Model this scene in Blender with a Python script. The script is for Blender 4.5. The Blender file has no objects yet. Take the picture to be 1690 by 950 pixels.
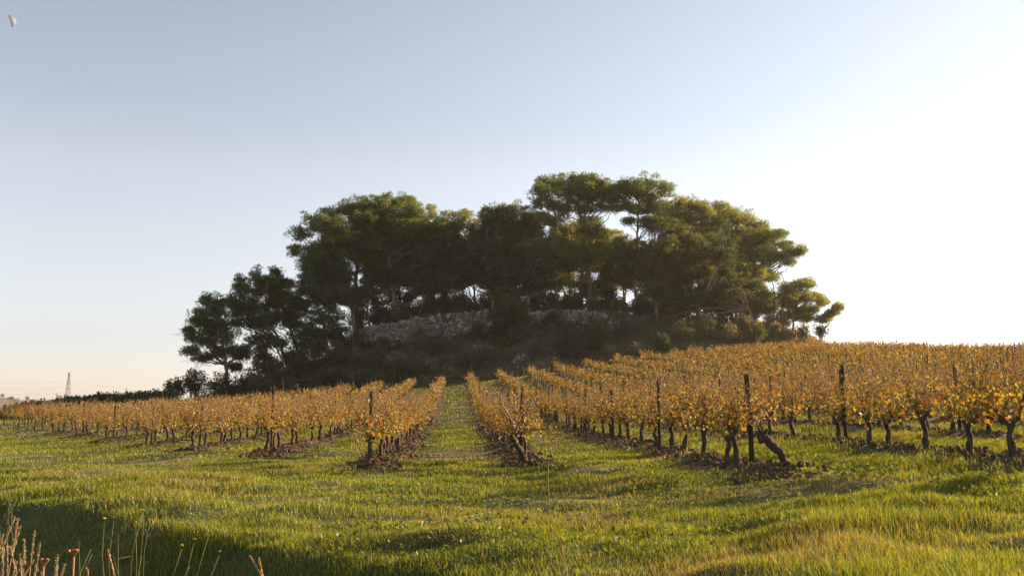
import bpy, math
import numpy as np
from mathutils import Vector, Matrix

rng = np.random.default_rng(11)
SC = bpy.context.scene
COL = SC.collection

# ------------------------------------------------------------------ camera
W0, H0, FPX = 1690.0, 950.0, 1400.0
CAM_Z = 1.0
YAW = math.radians(3.72)       # to the right of the vine rows (+Y)
PITCH = math.radians(7.93)
cam_d = bpy.data.cameras.new('camera')
cam = bpy.data.objects.new('camera', cam_d)
COL.objects.link(cam)
cam_d.sensor_width = 36.0
cam_d.lens = FPX / W0 * 36.0
cam_d.clip_start = 0.1
cam_d.clip_end = 20000
cam.location = (0, 0, CAM_Z)
cam.rotation_euler = (math.pi / 2 + PITCH, 0, -YAW)
SC.camera = cam

# ------------------------------------------------------------------ sky, sun, exposure
SUN_EL, SUN_AZ = math.radians(17.5), math.radians(70.0)   # azimuth from +Y towards +X
world = bpy.data.worlds.new('World')
SC.world = world
world.use_nodes = True
wn, wl = world.node_tree.nodes, world.node_tree.links
wn.clear()
w_out = wn.new('ShaderNodeOutputWorld')
w_bg = wn.new('ShaderNodeBackground')
w_sky = wn.new('ShaderNodeTexSky')
w_sky.sky_type = 'NISHITA'
w_sky.sun_disc = False
w_sky.sun_elevation = SUN_EL
w_sky.sun_rotation = SUN_AZ
w_sky.altitude = 0
w_sky.air_density = 1.0
w_sky.dust_density = 0.45
w_sky.ozone_density = 3.0
w_bg.inputs['Strength'].default_value = 0.05
# thin evening veil over the clear sky: warm, strongest towards the sun and a little above the horizon
w_hsv = wn.new('ShaderNodeHueSaturation'); w_hsv.inputs['Saturation'].default_value = 0.5
wl.new(w_sky.outputs[0], w_hsv.inputs['Color'])
w_tc = wn.new('ShaderNodeTexCoord')
w_dot = wn.new('ShaderNodeVectorMath'); w_dot.operation = 'DOT_PRODUCT'
w_dot.inputs[1].default_value = (math.sin(SUN_AZ) * math.cos(SUN_EL), math.cos(SUN_AZ) * math.cos(SUN_EL), math.sin(SUN_EL))
wl.new(w_tc.outputs['Generated'], w_dot.inputs[0])
w_sep = wn.new('ShaderNodeSeparateXYZ'); wl.new(w_tc.outputs['Generated'], w_sep.inputs[0])
w_rmp = wn.new('ShaderNodeValToRGB'); w_rmp.color_ramp.interpolation = 'EASE'
els = w_rmp.color_ramp.elements
els[0].position, els[0].color = 0.0, (.85, .42, .50, 1)
els[1].position, els[1].color = .50, (.20, .25, .23, 1)
for p_, v_ in ((.05, (.88, .46, .46)), (.13, (.92, .68, .50)), (.24, (.86, .76, .60)), (.34, (.37, .44, .38))):
    e_ = els.new(p_); e_.color = (*v_, 1)
wl.new(w_sep.outputs['Z'], w_rmp.inputs[0])
w_max = wn.new('ShaderNodeMath'); w_max.operation = 'MAXIMUM'; w_max.inputs[1].default_value = 0
wl.new(w_dot.outputs['Value'], w_max.inputs[0])
VEIL_S = (.74, .72, .60)


def w_scaled(src, colr):
    m_ = wn.new('ShaderNodeVectorMath'); m_.operation = 'SCALE'
    m_.inputs[0].default_value = colr
    wl.new(src, m_.inputs['Scale'])
    return m_.outputs[0]


def w_add(a_, b_):
    m_ = wn.new('ShaderNodeVectorMath'); m_.operation = 'ADD'
    wl.new(a_, m_.inputs[0]); wl.new(b_, m_.inputs[1])
    return m_.outputs[0]


wl.new(w_add(w_add(w_hsv.outputs[0], w_rmp.outputs[0]), w_scaled(w_max.outputs[0], VEIL_S)), w_bg.inputs['Color'])
wl.new(w_bg.outputs[0], w_out.inputs['Surface'])

sun_d = bpy.data.lights.new('sun', 'SUN')
sun_d.energy = 5.0
sun_d.angle = math.radians(0.5)
sun_d.color = (1.0, 0.72, 0.42)
sun = bpy.data.objects.new('sun', sun_d)
COL.objects.link(sun)
SUN_DIR = Vector((math.sin(SUN_AZ) * math.cos(SUN_EL), math.cos(SUN_AZ) * math.cos(SUN_EL), math.sin(SUN_EL)))
sun.rotation_euler = SUN_DIR.to_track_quat('Z', 'Y').to_euler()

SC.view_settings.view_transform = 'Standard'
SC.view_settings.look = 'None'
SC.view_settings.gamma = 1.0
SC.view_settings.exposure = 1.87
SC.view_settings.use_curve_mapping = False
SC.cycles.use_adaptive_sampling = False
SC.cycles.max_bounces = 6
SC.cycles.diffuse_bounces = 3
SC.cycles.glossy_bounces = 2
SC.cycles.transmission_bounces = 4
SC.cycles.sample_clamp_indirect = 4.0

# ------------------------------------------------------------------ pixel of the photograph -> point of the place
_cy, _sy, _cp, _sp = math.cos(YAW), math.sin(YAW), math.cos(PITCH), math.sin(PITCH)


def ray(px, py):
    u, v = (px - W0 / 2) / FPX, (H0 / 2 - py) / FPX
    f, up = _cp - v * _sp, _sp + v * _cp
    return np.array([u * _cy + f * _sy, -u * _sy + f * _cy, up])


def at(px, py, y):
    d = ray(px, py)
    return np.array([0, 0, CAM_Z]) + d * (y / d[1])


def x_at(px, py, y):
    return at(px, py, y)[0]


def sstep(t):
    t = np.clip(t, 0, 1)
    return t * t * (3 - 2 * t)


# ------------------------------------------------------------------ value noise
_tab = np.random.default_rng(3).random((256, 256))


def vnoise(x, y):
    x, y = np.asarray(x, float), np.asarray(y, float)
    xi, yi = np.floor(x).astype(int), np.floor(y).astype(int)
    fx, fy = sstep(x - xi), sstep(y - yi)
    a = _tab[xi & 255, yi & 255]; b = _tab[(xi + 1) & 255, yi & 255]
    c = _tab[xi & 255, (yi + 1) & 255]; d = _tab[(xi + 1) & 255, (yi + 1) & 255]
    return (a * (1 - fx) + b * fx) * (1 - fy) + (c * (1 - fx) + d * fx) * fy


def fbm(x, y, o=4):
    s, a, t = 0, 0.5, 0
    for i in range(o):
        s = s + a * vnoise(np.asarray(x) * 2 ** i + 17.3 * i, np.asarray(y) * 2 ** i + 5.1 * i)
        t += a; a *= 0.5
    return s / t


# ------------------------------------------------------------------ vine rows
ROW_S = 2.5
ROWS = {}                      # index -> (x, y_start, y_end); 0 is the row just left of the grass lane
for k in range(-10, 24):
    xk = -1.32 + ROW_S * k
    if k <= 0:
        y0 = 14.0 - 1.47 * (xk + 1.32)
    elif k == 1:
        y0 = 14.3
    elif k == 2:
        y0 = 10.0
    elif k == 3:
        y0 = 8.2
    else:
        y0 = max(8.5, xk / 0.72 - 3.0)
    ye = 74.0 if k < 9 else 76.0 + min(12.0, (k - 9) * 1.2)
    if k == -10:
        y0, ye = 200.0, 199.0      # the field ends one row earlier
    ROWS[k] = (xk, y0, ye)


def bare(x, y):
    """how worn the turf is: noise plus the worn spots of the headland"""
    b = fbm(np.asarray(x) * .55 + 40, np.asarray(y) * .8 + 11, 4) * .85 + .08
    s_ = (np.asarray(x) - E0[0]) * _en[0] + (np.asarray(y) - E0[1]) * _en[1]
    b = b - .3 * np.clip((s_ + 1.2) / 1.0, 0, 1)
    for (cx, cy, rx, ry) in [(.95, 7.9, .75, .38), (-1.35, 9.6, .9, .35), (-6.0, 13.5, 1.5, .4), (2.0, 12.3, .5, .3)]:
        b = b + .34 * np.exp(-(((x - cx) / rx) ** 2 + ((y - cy) / ry) ** 2))
    return b


def row_dist(x, y, soft=0.0):
    """distance to the nearest vine row, large off the rows"""
    x, y = np.asarray(x, float), np.asarray(y, float)
    k = np.clip(np.round((x + 1.32) / ROW_S), -10, 23)
    d = np.abs(x - (-1.32 + ROW_S * k))
    ys = np.vectorize(lambda q: ROWS[int(q)][1])(np.arange(-10, 24))
    ye = np.vectorize(lambda q: ROWS[int(q)][2])(np.arange(-10, 24))
    ki = (k + 10).astype(int)
    out = np.maximum(np.maximum(ys[ki] - 0.1 - y, y - ye[ki] - 0.5), 0)
    return np.hypot(d, out)


# ------------------------------------------------------------------ the lie of the land
BX = [-80, -60, -16, -9, -4, 1, 3.6, 6.1, 8.6, 15, 30, 60, 90]
BZ = [-.9, -.6, -.30, -.16, .0, .0, .16, .33, .42, .62, .9, 1.1, 1.2]
TX = [-80, -60, -45, -30, -16, -8, 1, 8, 16, 25, 33, 50, 70, 100]
TZ = [-1.2, -.6, -.2, .2, 1.1, 2.05, 2.85, 3.65, 4.75, 5.45, 5.8, 5.0, 4.5, 3.5]
RX = [-60, -40, -32, -28, -25, -20, -16.6, -13.7, -10, -3.5, 4, 16, 33, 36, 39.5, 42, 46, 60]
RZ = [-.6, .1, .6, 1.7, 2.7, 4.2, 5.4, 6.7, 9.0, 10.5, 10.8, 11.2, 10.9, 10.4, 9.4, 7.4, 4.5, 3.0]
E0, E1 = np.array([-5.8, 10.8]), np.array([0.45, 5.1])
_ed = (E1 - E0) / np.linalg.norm(E1 - E0)
_en = np.array([_ed[1], -_ed[0]])          # towards the camera side (down the bank)
if _en @ np.array([-1, -1]) < 0:
    _en = -_en
WALL = [(-11.2, 1.0), (-9.6, 1.0), (3.9, 1.0), (6.0, 0.0), (7.5, 1.0), (16.0, 1.0), (17.5, 0.0)]


def foot(x):
    return np.interp(x, [-40, -20, 0, 20, 40, 60], [84, 80, 77.5, 78.5, 82, 90])


def field_z(x, y):
    b, t = np.interp(x, BX, BZ), np.interp(x, TX, TZ)
    gc = np.clip((y - 26) / 48, 0, 1.15) ** 1.4
    gr = np.clip((y - 10) / 64, 0, 1.08) ** 1.15
    s = sstep((x - 1) / 24)
    z = b + (t - b) * np.clip(gc * (1 - s) + gr * s, 0, 1.05)
    over = np.clip(y - 82, 0, None)
    return z - np.minimum(over * (0.03 + 0.06 * sstep((x - 30) / 20)), 14)


def mound_f(x, y):
    v = y - foot(x)
    wm = np.interp(x, [-12, -10.5, 4.5, 6, 7.5, 16, 17.5], [0, 1, 1, .3, .8, .8, 0])
    f1 = np.interp(v, [0, 2, 6, 10.3, 12.4, 15], [0, .07, .38, .66, .97, 1])
    f2 = np.interp(v, [0, 2, 6, 10.3, 12.4, 15], [0, .10, .45, .77, .88, 1])
    f = f1 * wm + f2 * (1 - wm)
    return f * (1 - sstep((y - 110) / 14))


def gz(x, y, detail=True):
    x, y = np.asarray(x, float), np.asarray(y, float)
    z = field_z(x, y)
    r = np.interp(x, RX, RZ)
    f = mound_f(x, y)
    z = np.where(f > 0, z + np.maximum(r - z, 0) * f, z)
    # ditch in front, on the camera side of the bank's edge
    s = (x - E0[0]) * _en[0] + (y - E0[1]) * _en[1] + 0.7 * (fbm(x * .5, y * .5, 2) - .5)
    z = z - np.interp(s, [-1.0, -.2, .5, 2.2, 3.4, 6.0, 20], [0, .10, .66, 1.95, 2.05, .9, .6])
    if detail:
        near = np.clip((26 - y) / 14, 0, 1) * np.clip((s * -1 + .8), 0, 1)
        rd = row_dist(x, y)
        z = z + near * np.clip(rd - .5, 0, 1) * (0.25 * (fbm(x * .55 + 3, y * 1.05, 3) - .5) + 0.09 * (vnoise(x * 1.9, y * 3.1) - .5))
        z = z + 0.5 * np.clip(f, 0, 1) * (1 - np.clip(f, 0, 1)) * 4 * (fbm(x * .6, y * .6, 3) - .5) * 0.6
        m = np.clip(1 - rd / .75, 0, 1)
        z = z + sstep(m) * (.07 + .16 * (fbm(x * 2.2, y * 2.2, 3) - .3))
    return z


def g1(x, y):
    return float(gz(np.array([x]), np.array([y]))[0])


# ------------------------------------------------------------------ mesh helpers
def mesh_data(name, V, faces, mat, tint=None, smooth=False, mats=None, midx=None):
    V = np.ascontiguousarray(V, np.float32)
    if not isinstance(faces, list):
        faces = [faces]
    faces = [np.asarray(f, np.int32) for f in faces if len(f)]
    me = bpy.data.meshes.new(name)
    me.vertices.add(len(V))
    me.vertices.foreach_set('co', V.ravel())
    nl = sum(f.size for f in faces)
    npoly = sum(len(f) for f in faces)
    me.loops.add(nl)
    me.polygons.add(npoly)
    me.loops.foreach_set('vertex_index', np.concatenate([f.ravel() for f in faces]))
    tot = np.concatenate([np.full(len(f), f.shape[1], np.int32) for f in faces])
    start = np.concatenate([[0], np.cumsum(tot)[:-1]]).astype(np.int32)
    me.polygons.foreach_set('loop_start', start)
    me.polygons.foreach_set('use_smooth', np.full(npoly, smooth))
    for m in (mats or [mat]):
        me.materials.append(m)
    if midx is not None:
        me.polygons.foreach_set('material_index', np.asarray(midx, np.int32))
    if tint is not None:
        a = me.color_attributes.new('tint', 'FLOAT_COLOR', 'POINT')
        t = np.ones((len(V), 4), np.float32)
        t[:, :3] = tint
        a.data.foreach_set('color', t.ravel())
    me.update(calc_edges=True)
    return me


def link(name, data, parent=None, loc=None):
    o = bpy.data.objects.new(name, data)
    COL.objects.link(o)
    if parent is not None:
        o.parent = parent
    if loc is not None:
        o.location = loc
    return o


def tag(o, label=None, cat=None, group=None, kind=None):
    if label: o['label'] = label
    if cat: o['category'] = cat
    if group: o['group'] = group
    if kind: o['kind'] = kind
    return o


def thing(name, label, cat, loc, group=None, rz=0.0):
    o = link(name, None, None, loc)
    o.rotation_euler = (0, 0, rz)
    o.empty_display_size = 0.2
    return tag(o, label, cat, group)


class MB:
    """gathers pieces of one mesh"""
    def __init__(s):
        s.v, s.f, s.t, s.n = [], {}, [], 0

    def add(s, V, faces, tint=(1, 1, 1)):
        V = np.asarray(V, float)
        for f in (faces if isinstance(faces, list) else [faces]):
            f = np.asarray(f)
            if len(f):
                s.f.setdefault(f.shape[1], []).append(f + s.n)
        s.v.append(V)
        t = np.asarray(tint, float)
        s.t.append(np.broadcast_to(t, (len(V), 3)))
        s.n += len(V)

    def data(s, name, mat, smooth=False, origin=None):
        V = np.concatenate(s.v)
        if origin is not None:
            V = V - np.asarray(origin)
        return mesh_data(name, V, [np.concatenate(f) for f in s.f.values()], mat, np.concatenate(s.t), smooth)


def tube(path, rad, sides=6, cap=True, jit=0.0):
    P = np.asarray(path, float)
    n = len(P)
    R = np.broadcast_to(np.asarray(rad, float), (n,))
    T = np.gradient(P, axis=0)
    T /= np.linalg.norm(T, axis=1)[:, None] + 1e-9
    ref = np.array([1.0, 0.13, 0.07]) if abs(T[:, 0]).mean() < .8 else np.array([0.1, 1.0, .2])
    A = np.cross(T, ref); A /= np.linalg.norm(A, axis=1)[:, None] + 1e-9
    B = np.cross(T, A)
    a = np.arange(sides) * 2 * np.pi / sides
    R2 = R[:, None, None] * (1 + (np.random.default_rng(n * 7 + sides).normal(0, jit, (n, sides, 1)).clip(-.6, .6) if jit else 0))
    V = P[:, None] + R2 * (A[:, None] * np.cos(a)[None, :, None] + B[:, None] * np.sin(a)[None, :, None])
    V = V.reshape(-1, 3)
    i = np.arange(n - 1)[:, None] * sides
    j = np.arange(sides)[None]
    j2 = (j + 1) % sides
    F = np.stack([i + j, i + j2, i + sides + j2, i + sides + j], -1).reshape(-1, 4)
    out = [F]
    if cap:
        V = np.concatenate([V, P[-1:]])
        q = (n - 1) * sides
        out.append(np.stack([q + np.arange(sides), q + (np.arange(sides) + 1) % sides, np.full(sides, n * sides)], -1))
    return V, out


def curve(a, b, bend, n=6, wob=0.0):
    """points from a to b, bowed by the vector bend"""
    t = np.linspace(0, 1, n)[:, None]
    P = np.asarray(a) * (1 - t) + np.asarray(b) * t + np.asarray(bend) * (4 * t * (1 - t))
    if wob:
        w = rng.normal(0, wob, (n, 3)); w[0] = 0; w[-1] = 0
        P = P + w
    return P


def unit(v):
    return v / (np.linalg.norm(v, axis=-1, keepdims=True) + 1e-9)


# unit stone
_ph = (1 + 5 ** .5) / 2
ICO_V = unit(np.array([(-1, _ph, 0), (1, _ph, 0), (-1, -_ph, 0), (1, -_ph, 0), (0, -1, _ph), (0, 1, _ph), (0, -1, -_ph), (0, 1, -_ph), (_ph, 0, -1), (_ph, 0, 1), (-_ph, 0, -1), (-_ph, 0, 1)], float))
ICO_F = np.array([(0, 11, 5), (0, 5, 1), (0, 1, 7), (0, 7, 10), (0, 10, 11), (1, 5, 9), (5, 11, 4), (11, 10, 2), (10, 7, 6), (7, 1, 8), (3, 9, 4), (3, 4, 2), (3, 2, 6), (3, 6, 8), (3, 8, 9), (4, 9, 5), (2, 4, 11), (6, 2, 10), (8, 6, 7), (9, 8, 1)])


def rand_rot(n):
    q = unit(rng.normal(size=(n, 4)))
    w, x, y, z = q.T
    return np.stack([np.stack([1 - 2 * (y * y + z * z), 2 * (x * y - z * w), 2 * (x * z + y * w)], -1),
                     np.stack([2 * (x * y + z * w), 1 - 2 * (x * x + z * z), 2 * (y * z - x * w)], -1),
                     np.stack([2 * (x * z - y * w), 2 * (y * z + x * w), 1 - 2 * (x * x + y * y)], -1)], -2)


def stones(C, size, tint, flat=(1, .8, .6), jit=.22, upright=False):
    n = len(C)
    S = np.asarray(size).reshape(-1, 1, 1) * (np.array(flat) * rng.uniform(.75, 1.25, (n, 3)))[:, None, :]
    V = ICO_V[None] * (1 + rng.normal(0, jit, (n, 12, 1)).clip(-.5, .5)) * S
    if upright:
        a = rng.uniform(0, 6.28, n); c, s_ = np.cos(a), np.sin(a)
        V = np.stack([V[..., 0] * c[:, None] - V[..., 1] * s_[:, None], V[..., 0] * s_[:, None] + V[..., 1] * c[:, None], V[..., 2]], -1)
    else:
        V = np.einsum('nij,nkj->nki', rand_rot(n), V)
    V = V + np.asarray(C)[:, None]
    F = (ICO_F[None] + (np.arange(n) * 12)[:, None, None]).reshape(-1, 3)
    T = np.repeat(np.asarray(tint)[:, None] if np.ndim(tint) == 2 else np.broadcast_to(tint, (n, 1, 3)), 12, 1).reshape(-1, 3)
    return V.reshape(-1, 3), F, T


# ------------------------------------------------------------------ materials
def new_mat(name):
    m = bpy.data.materials.new(name)
    m.use_nodes = True
    nt = m.node_tree
    nt.nodes.clear()
    return m, nt.nodes, nt.links


def leaf_mat(name, trans=.45, gloss=.04, tcol=(1.25, 1.1, .6), rough=.5):
    m, N, L = new_mat(name)
    out = N.new('ShaderNodeOutputMaterial')
    a = N.new('ShaderNodeVertexColor'); a.layer_name = 'tint'
    d = N.new('ShaderNodeBsdfDiffuse')
    t = N.new('ShaderNodeBsdfTranslucent')
    g = N.new('ShaderNodeBsdfGlossy'); g.inputs['Roughness'].default_value = rough
    g.inputs['Color'].default_value = (.9, .9, .85, 1)
    mul = N.new('ShaderNodeMix'); mul.data_type = 'RGBA'; mul.blend_type = 'MULTIPLY'
    mul.inputs[0].default_value = 1
    L.new(a.outputs['Color'], mul.inputs[6]); mul.inputs[7].default_value = (*tcol, 1)
    L.new(a.outputs['Color'], d.inputs['Color'])
    L.new(mul.outputs[2], t.inputs['Color'])
    m1 = N.new('ShaderNodeMixShader'); m1.inputs[0].default_value = trans
    m2 = N.new('ShaderNodeMixShader'); m2.inputs[0].default_value = gloss
    L.new(d.outputs[0], m1.inputs[1]); L.new(t.outputs[0], m1.inputs[2])
    L.new(m1.outputs[0], m2.inputs[1]); L.new(g.outputs[0], m2.inputs[2])
    L.new(m2.outputs[0], out.inputs['Surface'])
    return m


def rough_mat(name, c1, c2, scale=6.0, bump=.4, rough=.9, use_tint=False, stretch=(1, 1, 1), detail=6):
    m, N, L = new_mat(name)
    out = N.new('ShaderNodeOutputMaterial')
    p = N.new('ShaderNodeBsdfPrincipled')
    p.inputs['Roughness'].default_value = rough
    p.inputs['Specular IOR Level'].default_value = .2
    tc = N.new('ShaderNodeTexCoord')
    mp = N.new('ShaderNodeMapping'); mp.inputs['Scale'].default_value = stretch
    n = N.new('ShaderNodeTexNoise'); n.inputs['Scale'].default_value = scale; n.inputs['Detail'].default_value = detail
    r = N.new('ShaderNodeValToRGB')
    r.color_ramp.elements[0].position = .3; r.color_ramp.elements[0].color = (*c1, 1)
    r.color_ramp.elements[1].position = .7; r.color_ramp.elements[1].color = (*c2, 1)
    b = N.new('ShaderNodeBump'); b.inputs['Strength'].default_value = bump; b.inputs['Distance'].default_value = .03
    L.new(tc.outputs['Object'], mp.inputs[0]); L.new(mp.outputs[0], n.inputs['Vector'])
    L.new(n.outputs['Fac'], r.inputs[0]); L.new(n.outputs['Fac'], b.inputs['Height'])
    col = r.outputs[0]
    if use_tint:
        a = N.new('ShaderNodeVertexColor'); a.layer_name = 'tint'
        mul = N.new('ShaderNodeMix'); mul.data_type = 'RGBA'; mul.blend_type = 'MULTIPLY'; mul.inputs[0].default_value = 1
        L.new(col, mul.inputs[6]); L.new(a.outputs['Color'], mul.inputs[7])
        col = mul.outputs[2]
    L.new(col, p.inputs['Base Color']); L.new(b.outputs[0], p.inputs['Normal'])
    L.new(p.outputs[0], out.inputs['Surface'])
    return m


M = {}
M['ground'] = rough_mat('ground_soil_and_turf', (.75, .75, .75), (1.2, 1.2, 1.2), 3.0, .6, .95, True)
M['bark'] = rough_mat('pine_bark', (.13, .10, .075), (.30, .235, .175), 5.0, .8, .95, False, (1, 1, .3))
M['vinebark'] = rough_mat('vine_bark', (.032, .024, .018), (.10, .075, .056), 30.0, 1.0, .95, False, (1, 1, .25))
M['cane'] = rough_mat('vine_cane', (.12, .068, .034), (.23, .145, .075), 25.0, .2, .7)
M['post'] = rough_mat('old_post_wood', (.02, .015, .012), (.06, .045, .035), 22.0, .5, .9, False, (1, 1, .15))
M['stone'] = rough_mat('limestone', (.75, .73, .70), (1.15, 1.12, 1.08), 4.0, .5, .95, True)
M['soil'] = rough_mat('tilled_soil', (.8, .8, .8), (1.2, 1.2, 1.2), 9.0, .8, .98, True)
M['needle'] = leaf_mat('pine_needles', .5, .03, (1.35, 1.3, .5))
M['bushleaf'] = leaf_mat('bush_leaves', .35, .04, (1.3, 1.15, .6))
M['vineleaf'] = leaf_mat('autumn_vine_leaf', .5, .04, (1.4, 1.1, .40))
M['grass'] = leaf_mat('grass_blade', .5, .03, (1.5, 1.3, .45))
M['straw'] = leaf_mat('dry_straw', .4, .03, (1.2, 1.0, .7))
M['steel'] = rough_mat('galvanised_steel', (.14, .11, .10), (.20, .165, .16), 3.0, .0, .5)
M['cable'] = rough_mat('power_cable', (.10, .10, .10), (.14, .14, .14), 1.0, .0, .7)
M['plaster'] = rough_mat('pale_plaster', (.30, .28, .25), (.38, .36, .33), 1.0, .0, .9)
M['tile'] = rough_mat('roof_tile', (.30, .13, .08), (.42, .2, .12), 1.0, .0, .9)
M['hill'] = rough_mat('far_hill', (.045, .05, .022), (.15, .10, .055), .02, .0, 1.0)
M['moon'] = rough_mat('moon_dust', (.115, .14, .205), (.155, .185, .27), .12, .0, 1.0)

# ------------------------------------------------------------------ ground: one sheet to the horizon
def axis(parts):
    out = [np.arange(a, b, s) for a, b, s in parts]
    return np.concatenate(out + [[parts[-1][1]]])


gx = axis([(-9000, -2000, 700), (-2000, -300, 100), (-300, -60, 8), (-60, -24, .8), (-24, -7, .25), (-7, 7, .14), (7, 24, .25), (24, 60, .6), (60, 120, 4), (120, 600, 40), (600, 3000, 300), (3000, 9000, 1000)])
gy = axis([(-3000, -300, 300), (-300, -20, 20), (-20, 2, 1.0), (2, 18, .16), (18, 34, .3), (34, 76, .6), (76, 112, .5), (112, 140, 2), (140, 400, 12), (400, 2000, 100), (2000, 12000, 700)])
X, Y = np.meshgrid(gx, gy)
Z = gz(X, Y)
far = np.clip((np.hypot(X, Y) - 180) / 400, 0, 1)
Z = Z * (1 - far) + (-9.0) * far
nx, ny = len(gx), len(gy)
GV = np.stack([X.ravel(), Y.ravel(), Z.ravel()], -1)
idx = (np.arange(ny - 1)[:, None] * nx + np.arange(nx - 1)[None]).ravel()
GF = np.stack([idx, idx + 1, idx + nx + 1, idx + nx], -1)
rd = row_dist(X, Y).ravel()
dry = bare(GV[:, 0], GV[:, 1])
turf = np.array([.055, .062, .022]) * (0.7 + .6 * fbm(GV[:, 0] * 1.5, GV[:, 1] * 1.5, 3))[:, None]
turf = turf + np.clip((dry - .58) * 5, 0, .8)[:, None] * (np.array([.16, .115, .065]) - turf)
soil = np.array([.085, .054, .034])
sm = sstep(1 - (rd - .46) / .2 + (fbm(GV[:, 0] * 3, GV[:, 1] * 3, 2) - .5) * 1.5)
gcol = turf * (1 - sm[:, None]) + soil * sm[:, None]
mf = np.clip(mound_f(X, Y).ravel() * 6 * (X.ravel() > -34) * (X.ravel() < 44), 0, 1)
mn = fbm(GV[:, 0] * .5, GV[:, 1] * .7, 4)
mcol = np.where((mn > .5)[:, None], np.array([.055, .06, .022]), np.array([.085, .065, .045]))
gcol = gcol * (1 - mf[:, None]) + mcol * mf[:, None]
farc = np.clip((np.hypot(GV[:, 0], GV[:, 1]) - 130) / 120, 0, 1)[:, None]
gcol = gcol * (1 - farc) + np.array([.13, .105, .05]) * farc
fm = mf[GF].min(1) > .5
gnd = link('ground', mesh_data('ground', GV, GF[~fm], M['ground'], gcol, True))
tag(gnd, kind='structure')
mfv = np.unique(GF[fm])
remap = np.zeros(len(GV), int); remap[mfv] = np.arange(len(mfv))
mnd = link('mound', mesh_data('mound', GV[mfv], remap[GF[fm]], M['ground'], gcol[mfv], True))
tag(mnd, kind='structure')

# far hills behind the plain
hx, hy = np.meshgrid(np.linspace(-2600, 400, 120), np.linspace(700, 2600, 60))
ang = hx / hy
top = np.interp(ang, [-1.2, -.62, -.535, -.520, -.500, -.480, -.463, -.440, -.36, -.30, .2], [40, 24, 15.5, 13.5, 11.5, 5.5, 3.8, 3.2, 1.0, -3, -6])
prof = np.interp(hy, [700, 800, 1200, 1500, 2600], [0, .22, 1, 1.0, .6])
hz = -9.3 + (top + 9.3) * prof * (hy / 1200) ** .6 + 2.0 * (fbm(hx * .01, hy * .01, 3) - .5) * prof
ix = (np.arange(59)[:, None] * 120 + np.arange(119)[None]).ravel()
hills = link('hills', mesh_data('hills', np.stack([hx.ravel(), hy.ravel(), hz.ravel()], -1), np.stack([ix, ix + 1, ix + 121, ix + 120], -1), M['hill'], None, True))
tag(hills, kind='structure')


def hill_z(x, y):
    t = np.interp(x / y, [-1.2, -.62, -.535, -.520, -.500, -.480, -.463, -.440, -.36, -.30, .2], [40, 24, 15.5, 13.5, 11.5, 5.5, 3.8, 3.2, 1.0, -3, -6])
    p = np.interp(y, [700, 800, 1200, 1500, 2600], [0, .22, 1, 1.0, .6])
    return -9.3 + (t + 9.3) * p * (y / 1200) ** .6


# ------------------------------------------------------------------ foliage
def tufts(C, D, length, width, tint, per=3, spread=.8, tintvar=.25):
    """bunches of pointed leaves at C pointing about D"""
    n = len(C)
    C = np.repeat(C, per, 0); D = np.repeat(D, per, 0)
    tn = np.repeat(np.broadcast_to(np.asarray(tint, float), (n, 3)), per, 0) * rng.uniform(1 - tintvar, 1 + tintvar, (n * per, 1))
    d = unit(D + rng.normal(0, spread, (n * per, 3)))
    L = length * rng.uniform(.6, 1.3, (n * per, 1))
    s = unit(np.cross(d, rng.normal(size=(n * per, 3)))) * (width * rng.uniform(.7, 1.3, (n * per, 1)))
    V = np.stack([C - s * .4, C + d * L * .55 + s, C + d * L, C + d * L * .45 - s], 1).reshape(-1, 3)
    F = np.arange(len(V)).reshape(-1, 4)
    return V, F, np.repeat(tn, 4, 0)


def pine_pad(crown, wood, c, r, attach, tint, dens=1.0, limb=.07, puff=.55):
    """one flat-bottomed cushion of a crown; c centre, r radii (m)"""
    if attach is not None:
        b = curve(attach, c - np.array([0, 0, r[2] * .5]), rng.normal(0, .05, 3) * np.linalg.norm(c - attach) + np.array([0, 0, .02]), 7, .09)
        wood.add(*tube(b, np.linspace(limb, .028, 7), 5))
    r = np.asarray(r) * np.array([1.1, 1.1, 1.2])
    n = max(5, int(dens * (r[0] * r[1] * r[2] / puff ** 3 * .75 + 5)))
    u = unit(rng.normal(size=(n, 3))) * (rng.random((n, 1)) ** .45)
    u[:, 2] = np.where(u[:, 2] < -.35, -.35 - .3 * rng.random(n), u[:, 2])
    u = u * np.where(rng.random((n, 1)) < .18, rng.uniform(1.05, 1.4, (n, 1)), 1)
    pc = c + u * r
    hub = c - np.array([0, 0, r[2] * .5])
    for p in pc:
        if rng.random() < .7:
            wood.add(*tube(curve(hub, p, rng.normal(0, .08, 3), 4), np.linspace(.03, .012, 4), 3, False))
    for _ in range(5):
        a0 = hub + rng.normal(0, .35, 3) * r
        e0 = a0 + np.array([rng.normal(0, .7), rng.normal(0, .7), rng.uniform(-.9, .3)])
        wood.add(*tube(curve(a0, e0, rng.normal(0, .12, 3), 4, .03), np.linspace(.022, .009, 4), 3, False))
    m = 34
    q = unit(rng.normal(size=(n, m, 3)))
    q[..., 2] = np.abs(q[..., 2]) * np.where(rng.random((n, m)) < .7, 1, -.6)
    rad = puff * rng.uniform(.55, 1.15, (n, 1, 1)) * rng.random((n, m, 1)) ** .4
    P = (pc[:, None] + q * rad * np.array([1.15, 1.15, .8])).reshape(-1, 3)
    Dn = unit(q + np.array([0, 0, .35])).reshape(-1, 3)
    pt = np.asarray(tint) * rng.uniform(.75, 1.3, (n, 1)) * np.array([1, 1, 1]) + np.stack([rng.normal(0, .006, n), rng.normal(0, .003, n), np.zeros(n)], -1)
    crown.add(*tufts(P, Dn, .27, .024, np.repeat(pt.clip(.008, 1), m, 0), 4, .75))


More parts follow.
